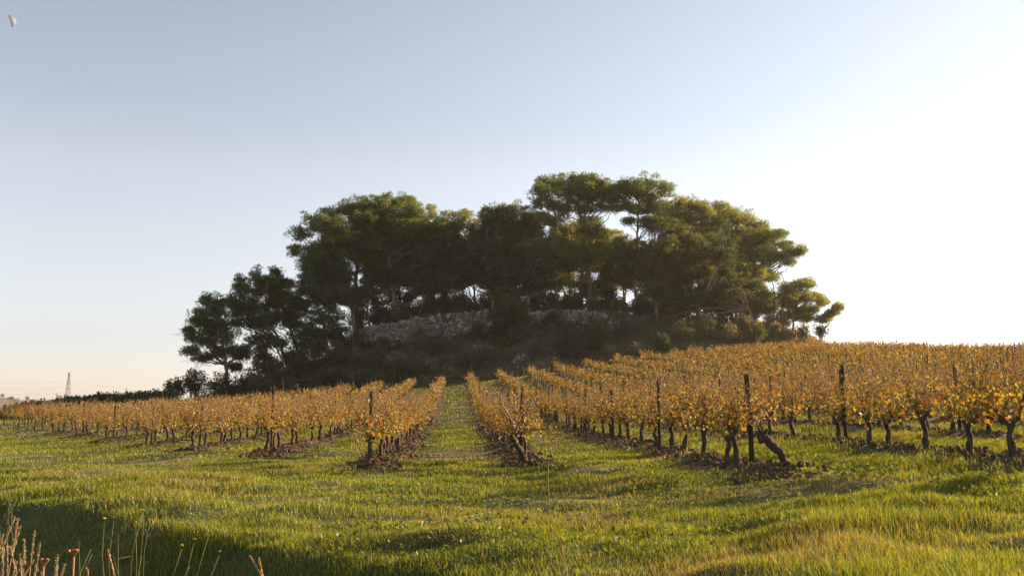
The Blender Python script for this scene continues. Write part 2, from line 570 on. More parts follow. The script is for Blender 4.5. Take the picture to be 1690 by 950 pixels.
DARK, MID, OLIVE_SUNLIT, GOLD_BACKLIT = (.060, .090, .028), (.102, .132, .037), (.165, .172, .050), (.18, .165, .040)  # olive and gold carry sun shining through eastern and backlit crowns in the tint


def pine(name, label, base, y, trunk, pads, tint=MID, r=.25, dens=1.0, depth=.75, cat='tree', group=None, extra=2):
    bx = x_at(base[0], base[1], y)
    bz = g1(bx, y) - .25
    B = np.array([bx, y, bz])
    k = y / FPX
    wood, crown = MB(), MB()
    pts = [B]
    for t in trunk:
        p = at(t[0], t[1], y + (t[2] if len(t) > 2 else 0))
        pts.append(p)
    pts = np.array(pts)
    # smooth trunk path
    tt = np.linspace(0, len(pts) - 1, 5 * (len(pts) - 1) + 1)
    path = np.stack([np.interp(tt, np.arange(len(pts)), pts[:, i]) for i in range(3)], -1)
    for _ in range(2):
        path[1:-1] = (path[:-2] + path[1:-1] * 2 + path[2:]) / 4
    path[1:-1] += rng.normal(0, .04, path[1:-1].shape)
    rad = np.linspace(r * .9, r * .35, len(path)); rad[0] = r * 1.3
    wood.add(*tube(path, rad, 8))
    for (px, py, rx, ry, *o) in pads:
        R = np.array([rx * k, rx * k * .9, ry * k])
        for e in range(1 + extra):
            dy = (o[0] if o else 0) + (0 if e == 0 and extra == 0 else rng.uniform(-1, 1) * (depth * max(R[0], 1.2) + (1.2 if e else .4)))
            c = at(px, py, y + dy)
            if e:
                c = c + rng.normal(0, .25, 3) * R
            # attach to the trunk below the pad
            want = c[2] - .85 * np.hypot(c[0] - path[:, 0], c[1] - path[:, 1])
            i = int(np.argmin(np.abs(path[:, 2] - np.maximum(want, path[len(path) // 3, 2]))))
            pine_pad(crown, wood, c, R * (1 if e == 0 else .9), path[i] if e < 2 else None, tint, dens * (1 if e == 0 else .8), limb=min(.11, .03 + .012 * np.linalg.norm(c - path[i])))
    root = thing(name, label, cat, B, group)
    link('trunk', wood.data('pine_trunk', M['bark'], True, B), root)
    link('crown', crown.data('pine_crown', M['needle'], False, B), root)
    return root


TREES = [
 # label, base, y, trunk, pads, tint, r
 ('broad umbrella pine with arching crown at the west shoulder of the hill', (588, 530), 97, [(586, 470), (592, 425), (600, 385), (615, 352)],
  [(485, 415, 12, 8), (500, 388, 15, 13), (520, 370, 20, 14), (548, 355, 24, 13), (575, 347, 26, 13), (605, 340, 26, 14), (635, 337, 26, 14), (665, 334, 22, 13), (683, 340, 13, 11), (600, 360, 26, 10), (640, 358, 28, 13), (672, 360, 22, 15), (688, 376, 14, 12), (570, 380, 22, 9), (620, 388, 26, 12), (650, 388, 22, 12), (545, 378, 16, 7), (600, 420, 20, 10)], MID, .30, 1.0),
 ('dense dark pine directly in front of the umbrella pine on the west shoulder', (588, 538), 92, [(580, 500), (565, 465), (548, 425)],
  [(540, 412, 20, 12), (520, 424, 16, 11), (553, 430, 24, 16), (510, 442, 13, 10), (535, 452, 24, 15), (504, 462, 11, 8), (558, 468, 24, 14), (540, 484, 26, 12), (572, 448, 14, 14), (515, 480, 16, 9)], DARK, .24, 1.1),
 ('dark pine with a pale crooked trunk above the long stone wall', (648, 525), 95, [(650, 480), (640, 430), (648, 405), (665, 385)],
  [(665, 385, 26, 14), (692, 400, 24, 18), (655, 398, 14, 10), (702, 430, 24, 16), (667, 440, 26, 16), (637, 455, 20, 12), (690, 456, 26, 12), (655, 466, 22, 8), (608, 445, 12, 10), (598, 482, 18, 10)], DARK, .24, 1.0),
 ('thin-topped pale pine behind the dip of the skyline', (735, 515), 104, [(735, 450), (730, 400), (738, 360)],
  [(697, 365, 13, 14), (710, 350, 9, 11), (735, 362, 15, 10), (755, 360, 13, 10), (767, 355, 9, 9), (780, 372, 13, 10), (745, 378, 18, 9), (722, 378, 14, 10)], OLIVE_SUNLIT, .2, .75),
 ('dark leaning pine with bare pale limbs above the middle of the stone wall', (785, 516), 95, [(762, 475), (735, 440), (718, 405)],
  [(715, 385, 24, 14), (704, 410, 24, 16), (740, 400, 22, 14), (725, 430, 26, 16), (755, 430, 18, 17), (700, 453, 24, 10), (735, 456, 22, 9)], DARK, .17, .9),
 ('flat-topped pine with two tiers of dark foliage left of the tallest pine', (850, 518), 98, [(850, 470), (848, 415), (840, 380)],
  [(815, 350, 17, 12), (803, 360, 15, 11), (845, 347, 15, 12), (835, 360, 18, 11), (868, 354, 15, 12), (880, 364, 13, 13), (798, 386, 18, 11), (830, 381, 24, 12), (860, 376, 24, 13), (875, 391, 14, 10)], MID, .24, 1.0),
 ('bushy low pine with rounded crown over the east end of the long wall', (815, 518), 92, [(812, 490), (805, 455), (800, 425)],
  [(780, 405, 18, 11), (800, 412, 24, 13), (775, 430, 22, 15), (815, 430, 26, 15), (795, 455, 24, 15), (835, 448, 20, 17), (768, 466, 14, 9), (822, 474, 20, 13)], (.040, .054, .018), .2, 1.1),
 ('low olive green pine in front of the gap beside the tallest pines', (876, 520), 92, [(872, 495), (866, 465), (872, 440)],
  [(865, 425, 19, 12), (885, 435, 19, 13), (855, 445, 19, 15), (895, 455, 17, 12), (870, 460, 23, 13), (902, 470, 12, 9), (880, 478, 18, 7)], (.062, .068, .022), .17, 1.0),
 ('tallest pine of the hill with a wide flat crown on a forked trunk', (972, 510), 97, [(973, 460), (970, 405), (960, 365), (952, 335)],
  [(925, 302, 20, 11), (955, 299, 22, 11), (985, 302, 20, 11), (1005, 311, 17, 13), (935, 316, 20, 12), (965, 315, 24, 13), (995, 323, 20, 12), (945, 330, 15, 7), (978, 331, 17, 8), (1014, 329, 13, 8), (930, 346, 18, 8), (962, 346, 18, 7), (992, 345, 18, 8), (1015, 343, 15, 8), (955, 312, 24, 10), (985, 318, 20, 10)], MID, .30, 1.0),
 ('tall crooked pine with dark leaning trunk west of the tallest pine', (919, 505), 94, [(917, 450), (912, 405), (922, 372), (912, 335)],
  [(892, 318, 14, 15), (899, 303, 17, 10), (905, 324, 19, 13), (888, 337, 11, 7), (910, 341, 13, 8), (892, 358, 9, 5), (928, 344, 10, 5)], MID, .24, 1.0),
 ('golden backlit pine seen beneath the crown of the tallest pine', (940, 512), 106, [(940, 460), (938, 410)],
  [(918, 388, 18, 13), (943, 382, 20, 13), (930, 405, 26, 15), (958, 402, 20, 15), (908, 420, 18, 13), (948, 425, 24, 13), (925, 440, 22, 10)], GOLD_BACKLIT, .2, 1.0),
 ('rounded backlit pine between the two tallest trunks', (1000, 512), 104, [(1002, 460), (1004, 410)],
  [(1003, 388, 16, 9), (1022, 396, 16, 11), (990, 407, 20, 13), (1015, 415, 22, 13), (1038, 410, 12, 12), (985, 434, 18, 12), (1020, 438, 22, 10)], OLIVE_SUNLIT, .2, 1.0),
 ('tall slender pine with straight grey trunk and airy crown', (1047, 508), 95, [(1050, 440), (1052, 385), (1055, 335)],
  [(1030, 309, 13, 8), (1050, 305, 19, 11), (1075, 307, 21, 12), (1094, 317, 17, 13), (1034, 325, 12, 8), (1072, 326, 24, 11), (1046, 346, 11, 6), (1086, 342, 20, 12), (1038, 365, 9, 5), (1068, 366, 14, 5), (1020, 316, 15, 10), (1062, 345, 20, 9), (1095, 355, 16, 12), (1050, 316, 18, 10), (1030, 340, 12, 7)], MID, .24, .95),
 ('bright green young pine east of the slender grey trunk', (1085, 522), 90, [(1084, 495), (1082, 455)],
  [(1085, 424, 17, 11), (1070, 436, 15, 13), (1098, 440, 13, 13), (1080, 456, 21, 15), (1100, 470, 13, 13), (1070, 480, 14, 13), (1090, 490, 17, 11)], (.068, .080, .024), .17, 1.1),
 ('olive pine with crown touching the slender grey trunk pine', (1118, 515), 99, [(1115, 460), (1112, 400), (1115, 360)],
  [(1105, 345, 19, 15), (1125, 337, 17, 13), (1120, 360, 21, 13), (1100, 366, 17, 12), (1134, 355, 13, 11)], OLIVE_SUNLIT, .22, 1.0),
 ('pine with dark ragged underside in the middle of the eastern slope of crowns', (1150, 512), 96, [(1155, 460), (1160, 410), (1158, 365)],
  [(1145, 338, 17, 11), (1164, 342, 15, 11), (1150, 357, 20, 11), (1170, 361, 15, 11), (1138, 374, 16, 7)], OLIVE_SUNLIT, .22, .95),
 ('broad olive pine on a leaning dark trunk east of the ragged pine', (1172, 512), 98, [(1180, 460), (1188, 415), (1195, 375)],
  [(1185, 345, 17, 11), (1205, 352, 17, 13), (1195, 368, 21, 13), (1220, 362, 15, 13), (1185, 385, 18, 11), (1215, 385, 19, 13)], OLIVE_SUNLIT, .23, 1.0),
 ('eastern crown pine where the grove slopes down to the bright sky', (1205, 512), 97, [(1218, 460), (1232, 420), (1245, 390)],
  [(1236, 366, 15, 11), (1255, 379, 15, 13), (1240, 392, 19, 13), (1265, 395, 15, 11), (1284, 387, 13, 9), (1250, 414, 20, 11), (1274, 424, 14, 8), (1226, 410, 17, 11)], OLIVE_SUNLIT, .22, 1.0),
 ('outermost eastern pine reaching a flat dark branch into the bright sky', (1226, 518), 94, [(1240, 465), (1258, 435), (1282, 415)],
  [(1298, 406, 13, 7), (1309, 417, 17, 8), (1321, 414, 7, 6), (1290, 425, 13, 6), (1300, 433, 11, 4)], MID, .18, 1.2),
 ('wide olive pine in front of the eastern trunks', (1132, 518), 91, [(1132, 480), (1136, 440), (1130, 410)],
  [(1115, 400, 22, 14), (1145, 405, 22, 13), (1110, 425, 19, 15), (1140, 430, 23, 15), (1168, 420, 12, 12), (1130, 455, 25, 13), (1102, 450, 12, 13), (1158, 450, 16, 12)], (.072, .078, .024), .2, 1.0),
 ('olive pine with fine drooping sprays below the eastern crowns', (1215, 520), 91, [(1212, 490), (1210, 450)],
  [(1200, 440, 17, 11), (1225, 455, 17, 13), (1240, 470, 13, 11), (1210, 474, 21, 11), (1190, 455, 13, 11), (1252, 450, 11, 12), (1254, 480, 11, 11), (1250, 500, 12, 9), (1262, 512, 11, 7)], OLIVE_SUNLIT, .16, .95),
 ('low spreading dark pine drooping over the eastern bushes', (1246, 522), 87, [(1236, 505), (1205, 496), (1160, 498)],
  [(1120, 504, 22, 9), (1150, 499, 25, 8), (1180, 494, 27, 9), (1210, 489, 25, 9), (1234, 487, 17, 11), (1246, 474, 12, 12), (1160, 487, 22, 8)], (.040, .052, .018), .17, 1.1),
 ('small wind-bent pine alone on the east rim of the hill', (1306, 530), 91, [(1312, 514), (1320, 490)],
  [(1322, 472, 15, 7), (1335, 469, 6, 8), (1299, 477, 9, 7), (1313, 487, 18, 9), (1331, 495, 16, 8), (1351, 490, 9, 6), (1356, 499, 7, 5), (1306, 503, 13, 8), (1341, 510, 12, 5), (1326, 517, 13, 5), (1310, 521, 17, 7), (1332, 526, 15, 6), (1291, 520, 9, 7), (1298, 496, 11, 8)], OLIVE_SUNLIT, .15, 1.2),
 ('thin young pine stem leaning out at the far east tip of the hill', (1350, 538), 90, [(1366, 522), (1384, 510)],
  [(1374, 517, 7, 3.5), (1383, 509, 4, 3.5), (1360, 527, 8, 4)], OLIVE_SUNLIT, .05, 1.6),
 ('isolated dark pine standing in the western hedge of bushes', (377, 628), 86, [(373, 600), (366, 560), (353, 518)],
  [(346, 500, 11, 9), (362, 501, 8, 9), (350, 512, 15, 11), (328, 522, 12, 12), (325, 533, 10, 8), (362, 522, 13, 13), (345, 540, 22, 13), (370, 541, 14, 13), (314, 547, 6, 6), (325, 559, 13, 9), (350, 562, 20, 11), (375, 560, 16, 11), (401, 579, 9, 8), (396, 588, 10, 6), (318, 582, 12, 6), (336, 592, 13, 6), (360, 582, 17, 9), (384, 578, 10, 8), (389, 607, 10, 5)], DARK, .2, 1.0),
 ('dark leaning pine with ragged spiky top next to the isolated western pine', (480, 590), 89, [(462, 560), (440, 525), (422, 485)],
  [(396, 468, 13, 11), (422, 458, 7, 13), (437, 464, 11, 11), (401, 485, 15, 13), (381, 500, 9, 9), (424, 483, 19, 15), (392, 515, 15, 12), (406, 512, 21, 13), (424, 506, 21, 15), (390, 533, 10, 8), (417, 535, 22, 11), (437, 530, 19, 12)], DARK, .2, 1.0),
 ('pointed dark pine with two sharp leaders over the west bushes', (500, 590), 91, [(485, 560), (470, 520), (457, 475)],
  [(455, 455, 7, 15), (460, 472, 13, 13), (447, 475, 15, 13), (477, 470, 6, 8), (470, 490, 17, 15), (452, 495, 19, 15), (483, 498, 13, 13), (462, 513, 22, 15), (494, 513, 15, 15), (477, 530, 22, 13), (447, 530, 17, 13)], DARK, .22, 1.05),
 ('low dark pine with sparse lower sprays between the western trunks', (476, 597), 87, [(462, 580), (445, 562)],
  [(437, 573, 14, 8), (422, 560, 12, 7), (434, 587, 14, 7), (442, 555, 16, 8), (462, 568, 10, 7)], DARK, .13, .9),
 ('squat dark pine filling the gap under the umbrella pine', (545, 572), 90, [(538, 545), (525, 510)],
  [(505, 480, 12, 9), (520, 495, 17, 12), (500, 506, 13, 11), (530, 520, 20, 13), (510, 540, 19, 11), (545, 505, 16, 12), (555, 530, 14, 13), (490, 549, 15, 9), (525, 552, 20, 10), (550, 550, 18, 10), (500, 566, 16, 9)], DARK, .2, 1.0),
 ('small bushy pine covering the gap between the two stone walls', (842, 572), 85.5, [(842, 545), (842, 500)],
  [(842, 485, 10, 9), (836, 500, 15, 11), (850, 510, 17, 11), (828, 520, 17, 11), (845, 530, 23, 11), (860, 525, 15, 11), (835, 545, 22, 11), (856, 548, 20, 11), (840, 562, 18, 8)], (.050, .064, .020), .12, 1.2),
]
TOPX = [500, 520, 545, 575, 605, 640, 685, 700, 720, 735, 770, 785, 800, 815, 850, 870, 888, 900, 960, 1000, 1025, 1050, 1090, 1120, 1160, 1200, 1240, 1262]
TOPY = [400, 375, 350, 340, 333, 330, 333, 350, 350, 360, 352, 368, 355, 345, 343, 350, 370, 345, 345, 345, 345, 345, 335, 332, 338, 345, 358, 372]
BOTX = [500, 520, 560, 620, 700, 800, 860, 900, 1000, 1080, 1130, 1180, 1262]
BOTY = [440, 500, 508, 494, 490, 494, 498, 492, 484, 498, 512, 516, 516]
HOLES = [(582, 448, 10, 14), (610, 466, 6, 8), (625, 498, 18, 14), (672, 476, 12, 8), (772, 492, 20, 16), (908, 490, 10, 14), (968, 462, 10, 12), (1040, 484, 20, 20), (1035, 375, 14, 14)]
FILL = {}
grid = [(gx_, gy_) for gx_ in range(505, 1265, 21) for gy_ in range(345, 520, 17)]
for gx_, gy_ in grid:
    px, py = gx_ + rng.uniform(-9, 9), gy_ + rng.uniform(-7, 7)
    if not (np.interp(px, TOPX, TOPY) + 14 < py < np.interp(px, BOTX, BOTY)):
        continue
    if any(((px - a) / (c + 14)) ** 2 + ((py - b) / (d + 9)) ** 2 < 1 for a, b, c, d in HOLES):
        continue
    if rng.random() < (.38 if 895 < px < 1060 and py < 400 else .10):
        continue
    i = min(range(len(TREES)), key=lambda q: abs(TREES[q][1][0] * .5 + TREES[q][3][-1][0] * .5 - px) + (60 if TREES[q][1][1] > 545 or TREES[q][6] < .12 else 0) + rng.uniform(0, 25))
    FILL.setdefault(i, []).append((px, py, rng.uniform(14, 24), rng.uniform(8, 14), rng.uniform(-1.5, 3)))
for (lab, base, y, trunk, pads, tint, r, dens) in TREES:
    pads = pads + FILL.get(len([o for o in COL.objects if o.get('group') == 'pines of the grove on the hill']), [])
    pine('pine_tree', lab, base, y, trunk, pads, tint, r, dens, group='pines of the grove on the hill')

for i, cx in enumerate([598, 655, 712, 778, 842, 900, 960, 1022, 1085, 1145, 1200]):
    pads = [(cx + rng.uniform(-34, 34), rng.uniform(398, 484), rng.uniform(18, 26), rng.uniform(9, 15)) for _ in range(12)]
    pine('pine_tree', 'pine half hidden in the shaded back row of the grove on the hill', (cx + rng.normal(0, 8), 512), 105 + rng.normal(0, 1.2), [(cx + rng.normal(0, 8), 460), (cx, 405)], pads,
         DARK if cx < 760 else (MID if cx < 900 else OLIVE_SUNLIT), .18, .9, group='back row of pines', extra=1)

# bare thin trunks under the canopy
BARE = [(612, 528, 96, 605, 470), (668, 524, 97, 655, 480), (690, 520, 96, 700, 470), (722, 518, 97, 712, 462), (750, 518, 98, 740, 470), (800, 518, 97, 770, 470),
        (895, 512, 97, 884, 470), (948, 510, 99, 944, 455), (1020, 508, 100, 1014, 455), (1032, 508, 98, 1034, 450), (1068, 508, 98, 1060, 460), (1104, 512, 97, 1096, 470), (560, 545, 94, 545, 500), (1268, 524, 91, 1274, 462), (1282, 526, 91, 1296, 470), (1290, 528, 90, 1284, 478)]
for i, (bx_, by_, y, tx, ty) in enumerate(BARE):
    wood = MB()
    B = at(bx_, by_, y); B[2] = g1(B[0], y) - .2
    T_ = at(tx, ty, y)
    P = curve(B, T_, rng.normal(0, .25, 3), 8, .05)
    wood.add(*tube(P, np.linspace(.11, .04, 8), 6))
    for j in range(9):
        a = P[rng.integers(2, 8)]
        e = a + np.array([rng.normal(0, 1.0), rng.normal(0, .8), rng.uniform(.2, 1.3)])
        wood.add(*tube(curve(a, e, (0, 0, -.15), 4, .04), np.linspace(.035, .01, 4), 4))
    root = thing('bare_tree', 'thin bare pine stem with dead twigs under the canopy', 'tree', B, 'bare stems in the shade of the grove')
    link('trunk', wood.data('bare_trunk', M['bark'], True, B), root)


# ------------------------------------------------------------------ bushes
def bush(name, label, px, py, rx, ry, y, tint, group=None, leaf=.17, n=None, wild=.25, cat='bush'):
    k = y / FPX
    c = at(px, py, y)
    R = np.array([rx * k, max(rx * k * .8, .6), ry * k])
    gzv = g1(c[0], y)
    B = np.array([c[0], y, gzv - .05])
    fol, stem = MB(), MB()
    n = n or int(np.clip(R[0] * R[2] * 17, 12, 90))
    u = unit(rng.normal(size=(n, 3))) * (rng.random((n, 1)) ** .4)
    pc = c + u * R * .85
    lo = gz(pc[:, 0], pc[:, 1]) + .1
    pc[:, 2] = np.maximum(pc[:, 2], lo)
    for p in pc[:22]:
        b0 = B + np.array([rng.normal(0, .2 * R[0]), rng.normal(0, .2), 0])
        b0[2] = g1(b0[0], b0[1]) - .1
        stem.add(*tube(curve(b0, p, rng.normal(0, .12, 3), 5), np.linspace(.035, .012, 5), 4))
    m = 46
    q = unit(rng.normal(size=(n, m, 3)))
    rad = rng.uniform(.3, .62, (n, 1, 1)) * rng.random((n, m, 1)) ** .4
    P = (pc[:, None] + q * rad).reshape(-1, 3)
    D = unit(q + np.array([0, 0, .5])).reshape(-1, 3)
    pt = np.asarray(tint) * rng.uniform(1 - wild, 1 + wild, (n, 1)) + np.stack([rng.normal(0, .007, n), rng.normal(0, .004, n), rng.normal(0, .002, n)], -1)
    fol.add(*tufts(P, D, leaf, .036, np.repeat(pt.clip(.006, 1), m, 0), 3, .9))
    # long sprigs give a ragged outline
    s = rng.integers(0, n, n * 2)
    q = unit(rng.normal(size=(len(s), 3)) + np.array([0, 0, .8]))
    fol.add(*tufts(pc[s] + q * .45, q, .42, .03, pt[s].clip(.006, 1), 3, .35))
    root = thing(name, label, cat, B, group)
    link('stems', stem.data('bush_stems', M['bark'], True, B), root)
    link('foliage', fol.data('bush_foliage', M['bushleaf'], False, B), root)
    return root


SHADE, BROWN, SAGE, GREEN, LIME, BUFF = (.054, .062, .030), (.085, .070, .045), (.135, .125, .066), (.040, .064, .018), (.085, .125, .02), (.22, .165, .090)  # SAGE and the tawny eastern tints are lightened to hold soft sunlight in the colour
BUSHES = [
 ('dark round bush at the western tip of the hill', 288, 642, 20, 20, 85, SHADE), ('dark bush just west of the isolated pine', 322, 632, 26, 22, 85, SHADE),
 ('dark bush at the foot of the isolated pine', 365, 637, 27, 22, 84, SHADE), ('dark low bush east of the isolated pine', 412, 632, 28, 22, 84, SHADE),
 ('tall dark bush under the spiky western pines', 458, 617, 30, 28, 84, SHADE), ('broad dark bush behind the pale standing rock', 505, 600, 34, 30, 86, SHADE),
 ('dark bush below the west end of the long stone wall', 555, 588, 32, 26, 86, SHADE), ('dark bush low on the slope beside the pale standing rock', 545, 625, 36, 22, 82, SHADE),
 ('brownish bush below the long stone wall', 610, 596, 34, 24, 83, BROWN), ('dark sprawling bush above the western vine tops', 610, 628, 38, 18, 80, SHADE),
 ('reddish brown bush on the middle slope', 703, 571, 22, 12, 84, BROWN), ('brown dead-looking bush under the middle of the stone wall', 738, 572, 26, 13, 84, BROWN),
 ('dark bush on the slope above the first row tops', 668, 603, 30, 16, 81, SHADE), ('low dark green bush beside the white rubble', 702, 612, 20, 12, 80, GREEN),
 ('brown bush amid the rubble right of the grass lane end', 775, 600, 28, 18, 81, BROWN), ('russet bush beside the small bushy pine', 800, 590, 24, 16, 82, BROWN),
 ('large rounded grey-green bush at the foot of the eastern wall', 945, 570, 30, 42, 82, (.050, .052, .028)), ('tall dark green bush next to the rounded grey-green bush', 984, 558, 24, 44, 82.5, GREEN),
 ('pale olive bush with flowering tips before the tall dark green bush', 1010, 588, 24, 24, 81, SAGE), ('dry feathery bush east of the pale olive bush', 1052, 585, 20, 22, 81, BUFF),
 ('small grey twiggy bush above the dry feathery bush', 1035, 545, 24, 20, 85, (.065, .055, .04)), ('dark green bush low at the end of the eastern rows', 1098, 568, 18, 22, 82, GREEN),
 ('wide olive bush on the eastern slope', 1132, 553, 28, 26, 84, SAGE), ('golden olive bush under the low spreading pine', 1165, 545, 26, 24, 85, (.15, .13, .05)),
 ('olive rounded bush beside the bright lime bush', 1202, 552, 24, 22, 84, SAGE), ('tawny bush under the tip of the low spreading pine', 1228, 537, 20, 20, 86, (.16, .125, .06)),
 ('small bright lime green bush at the east of the slope', 1251, 549, 10, 13, 83.5, LIME), ('low grey-green bush on the sunlit east slope', 1295, 552, 18, 9, 86, SAGE),
 ('small round bush on the east rim below the wind-bent pine', 1322, 548, 12, 9, 86, SAGE), ('dark low bush at the foot of the east rim', 1354, 545, 12, 9, 87, GREEN),
 ('pale silvery shrub in the middle of the eastern pines', 1168, 474, 22, 10, 90, (.16, .135, .10)), ('dry brown shrub between the two walls', 885, 585, 16, 20, 82, BROWN),
 ('dry grey shrub at the top of the eastern wall', 912, 522, 20, 12, 88.5, (.085, .065, .05)), ('grass-tangled brown shrub at the west end of the stone wall', 588, 560, 16, 16, 87.5, BROWN),
 ('dark bush under the leaning western pines', 440, 603, 26, 22, 88, SHADE), ('dark bush at the roots of the pointed western pine', 482, 588, 28, 22, 89.5, SHADE),
 ('dark bush at the roots of the squat western pine', 522, 570, 28, 24, 90.5, SHADE), ('dark bush at the roots of the umbrella pine', 562, 556, 26, 20, 92, SHADE),
 ('dark matted bush between the western pines and the vines', 490, 635, 40, 16, 81, SHADE), ('dark low bush west of the pale standing rock', 440, 638, 34, 16, 82, SHADE),
 ('low brown scrub hiding the lower west part of the stone wall', 628, 566, 18, 7, 86.8, BROWN), ('small dry shrub rooted in the middle of the stone wall', 690, 548, 10, 8, 87.6, BUFF),
 ('low brown scrub along the middle foot of the stone wall', 715, 560, 20, 7, 86.6, BROWN), ('grey twiggy shrub against the east end of the long wall', 788, 545, 12, 11, 87.0, (.10, .08, .06)),
 ('sunlit scrub at the foot of the eastern bare stems', 1268, 526, 16, 11, 89, (.16, .125, .06)), ('sunlit dry scrub between the bare stems and the wind-bent pine', 1292, 534, 16, 9, 88.5, (.19, .14, .08)),
 ('olive scrub under the outermost eastern pine', 1240, 520, 20, 13, 90, SAGE), ('dry tawny scrub east of the bright lime bush', 1278, 545, 16, 10, 85.5, (.19, .14, .08)),
]
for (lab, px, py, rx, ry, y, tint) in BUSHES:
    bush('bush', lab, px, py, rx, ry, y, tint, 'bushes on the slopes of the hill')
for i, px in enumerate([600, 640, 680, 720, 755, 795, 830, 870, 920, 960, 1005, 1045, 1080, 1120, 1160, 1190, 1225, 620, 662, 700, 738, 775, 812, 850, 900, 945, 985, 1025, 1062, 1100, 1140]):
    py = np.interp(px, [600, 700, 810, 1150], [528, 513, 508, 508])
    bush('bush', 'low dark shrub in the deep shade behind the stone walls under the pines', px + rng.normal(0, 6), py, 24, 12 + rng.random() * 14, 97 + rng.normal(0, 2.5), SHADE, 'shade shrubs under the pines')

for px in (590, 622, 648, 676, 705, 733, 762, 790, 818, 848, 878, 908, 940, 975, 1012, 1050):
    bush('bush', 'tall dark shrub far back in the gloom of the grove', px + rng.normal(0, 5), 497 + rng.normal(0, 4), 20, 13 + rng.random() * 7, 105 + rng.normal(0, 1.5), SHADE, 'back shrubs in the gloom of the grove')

# dark leafy hedge beyond the left field
hedge_f, hedge_s = MB(), MB()
HB = np.array([-33.0, 76, g1(-33, 76)])
for i in range(46):
    t = i / 45
    px = 22 + t * 253 + rng.normal(0, 2)
    y = 78 - 6 * (1 - t) + rng.normal(0, .5)
    topy = np.interp(px, [20, 60, 110, 200, 270], [674, 666, 661, 653, 650]) + rng.normal(0, 2.2)
    c = at(px, topy + 9, y)
    n = 16
    pc = c + rng.normal(0, 1, (n, 3)) * np.array([.55, .5, .38])
    hi = at(px, topy + 4, y)[2]
    pc[:, 2] = np.minimum(pc[:, 2], hi + rng.random(n) * .15)
    g = gz(pc[:, 0], pc[:, 1])
    lo = np.repeat(g[:, None], 1, 1)[:, 0]
    pc2 = pc.copy(); pc2[:, 2] = lo + (pc[:, 2] - lo) * rng.uniform(.15, .7, n)
    pc = np.concatenate([pc, pc2])
    q = unit(rng.normal(size=(2 * n, 24, 3)))
    P = (pc[:, None] + q * .38 * rng.random((2 * n, 24, 1)) ** .4).reshape(-1, 3)
    hedge_f.add(*tufts(P, unit(q + np.array([0, 0, .4])).reshape(-1, 3), .22, .05, (.034, .050, .016), 2, .9))
    b = np.array([c[0], y, g1(c[0], y) - .1])
    hedge_s.add(*tube(curve(b, c, (0.1, 0, 0), 4), [.05, .04, .03, .02], 5))
hd = thing('hedge', 'long dark green leafy hedge beyond the western vine rows', 'hedge', HB)
link('stems', hedge_s.data('hedge_stems', M['bark'], True, HB), hd)
link('foliage', hedge_f.data('hedge_foliage', M['bushleaf'], False, HB), hd)

# ------------------------------------------------------------------ dry stone walls and rubble
def stone_tint(n, lo=.07, hi=.27):
    return rng.uniform(lo, hi, (n, 1)) * np.array([1.0, .90, .76])


def stone_wall(label, pxs, tops, bots, y_bot, y_top, n):
    px = rng.uniform(pxs[0], pxs[-1], n)
    t = rng.random(n)
    tp, bt = np.interp(px, pxs, tops), np.interp(px, pxs, bots)
    tp = tp + 3.0 + 7 * (vnoise(px * .09, px * 0) - .5) + 3 * (vnoise(px * .4, px * 0 + 7) - .5)
    bt = bt + 14 * (vnoise(px * .07, px * 0 + 3) - .6)
    py = bt + (tp - bt) * t
    yy = y_bot + (y_top - y_bot) * t + rng.normal(0, .12, n)
    C = np.array([at(a, b, c) for a, b, c in zip(px, py, yy)])
    V, F, T = stones(C, .06 + .15 * rng.random(n) ** 2, stone_tint(n), (1.15, .9, .65), .2)
    # deeper stones behind the face
    m = n // 3
    C2 = C[rng.integers(0, n, m)] + np.stack([rng.normal(0, .2, m), rng.uniform(.25, .6, m), rng.normal(-.05, .1, m)], -1)
    V2, F2, T2 = stones(C2, rng.uniform(.2, .34, m), stone_tint(m, .2, .34), (1.2, .9, .7), .15)
    mb = MB(); mb.add(V, F, T); mb.add(V2, F2, T2)
    B = np.array([C[:, 0].mean(), y_bot, C[:, 2].min()])
    o = link('stone_wall', mb.data('stone_wall', M['stone'], False, B), None, B)
    return tag(o, label, 'wall')


stone_wall('long tumbled dry stone wall of pale limestone under the pines', [588, 605, 650, 700, 760, 810, 822], [548, 538, 529, 520, 517, 515, 522], [566, 568, 566, 562, 556, 549, 540], 87.6, 89.8, 3000)
stone_wall('short low dry stone wall east of the small bushy pine', [868, 885, 930, 980, 995], [520, 514, 511, 512, 520], [528, 528, 527, 526, 526], 88.6, 89.8, 900)

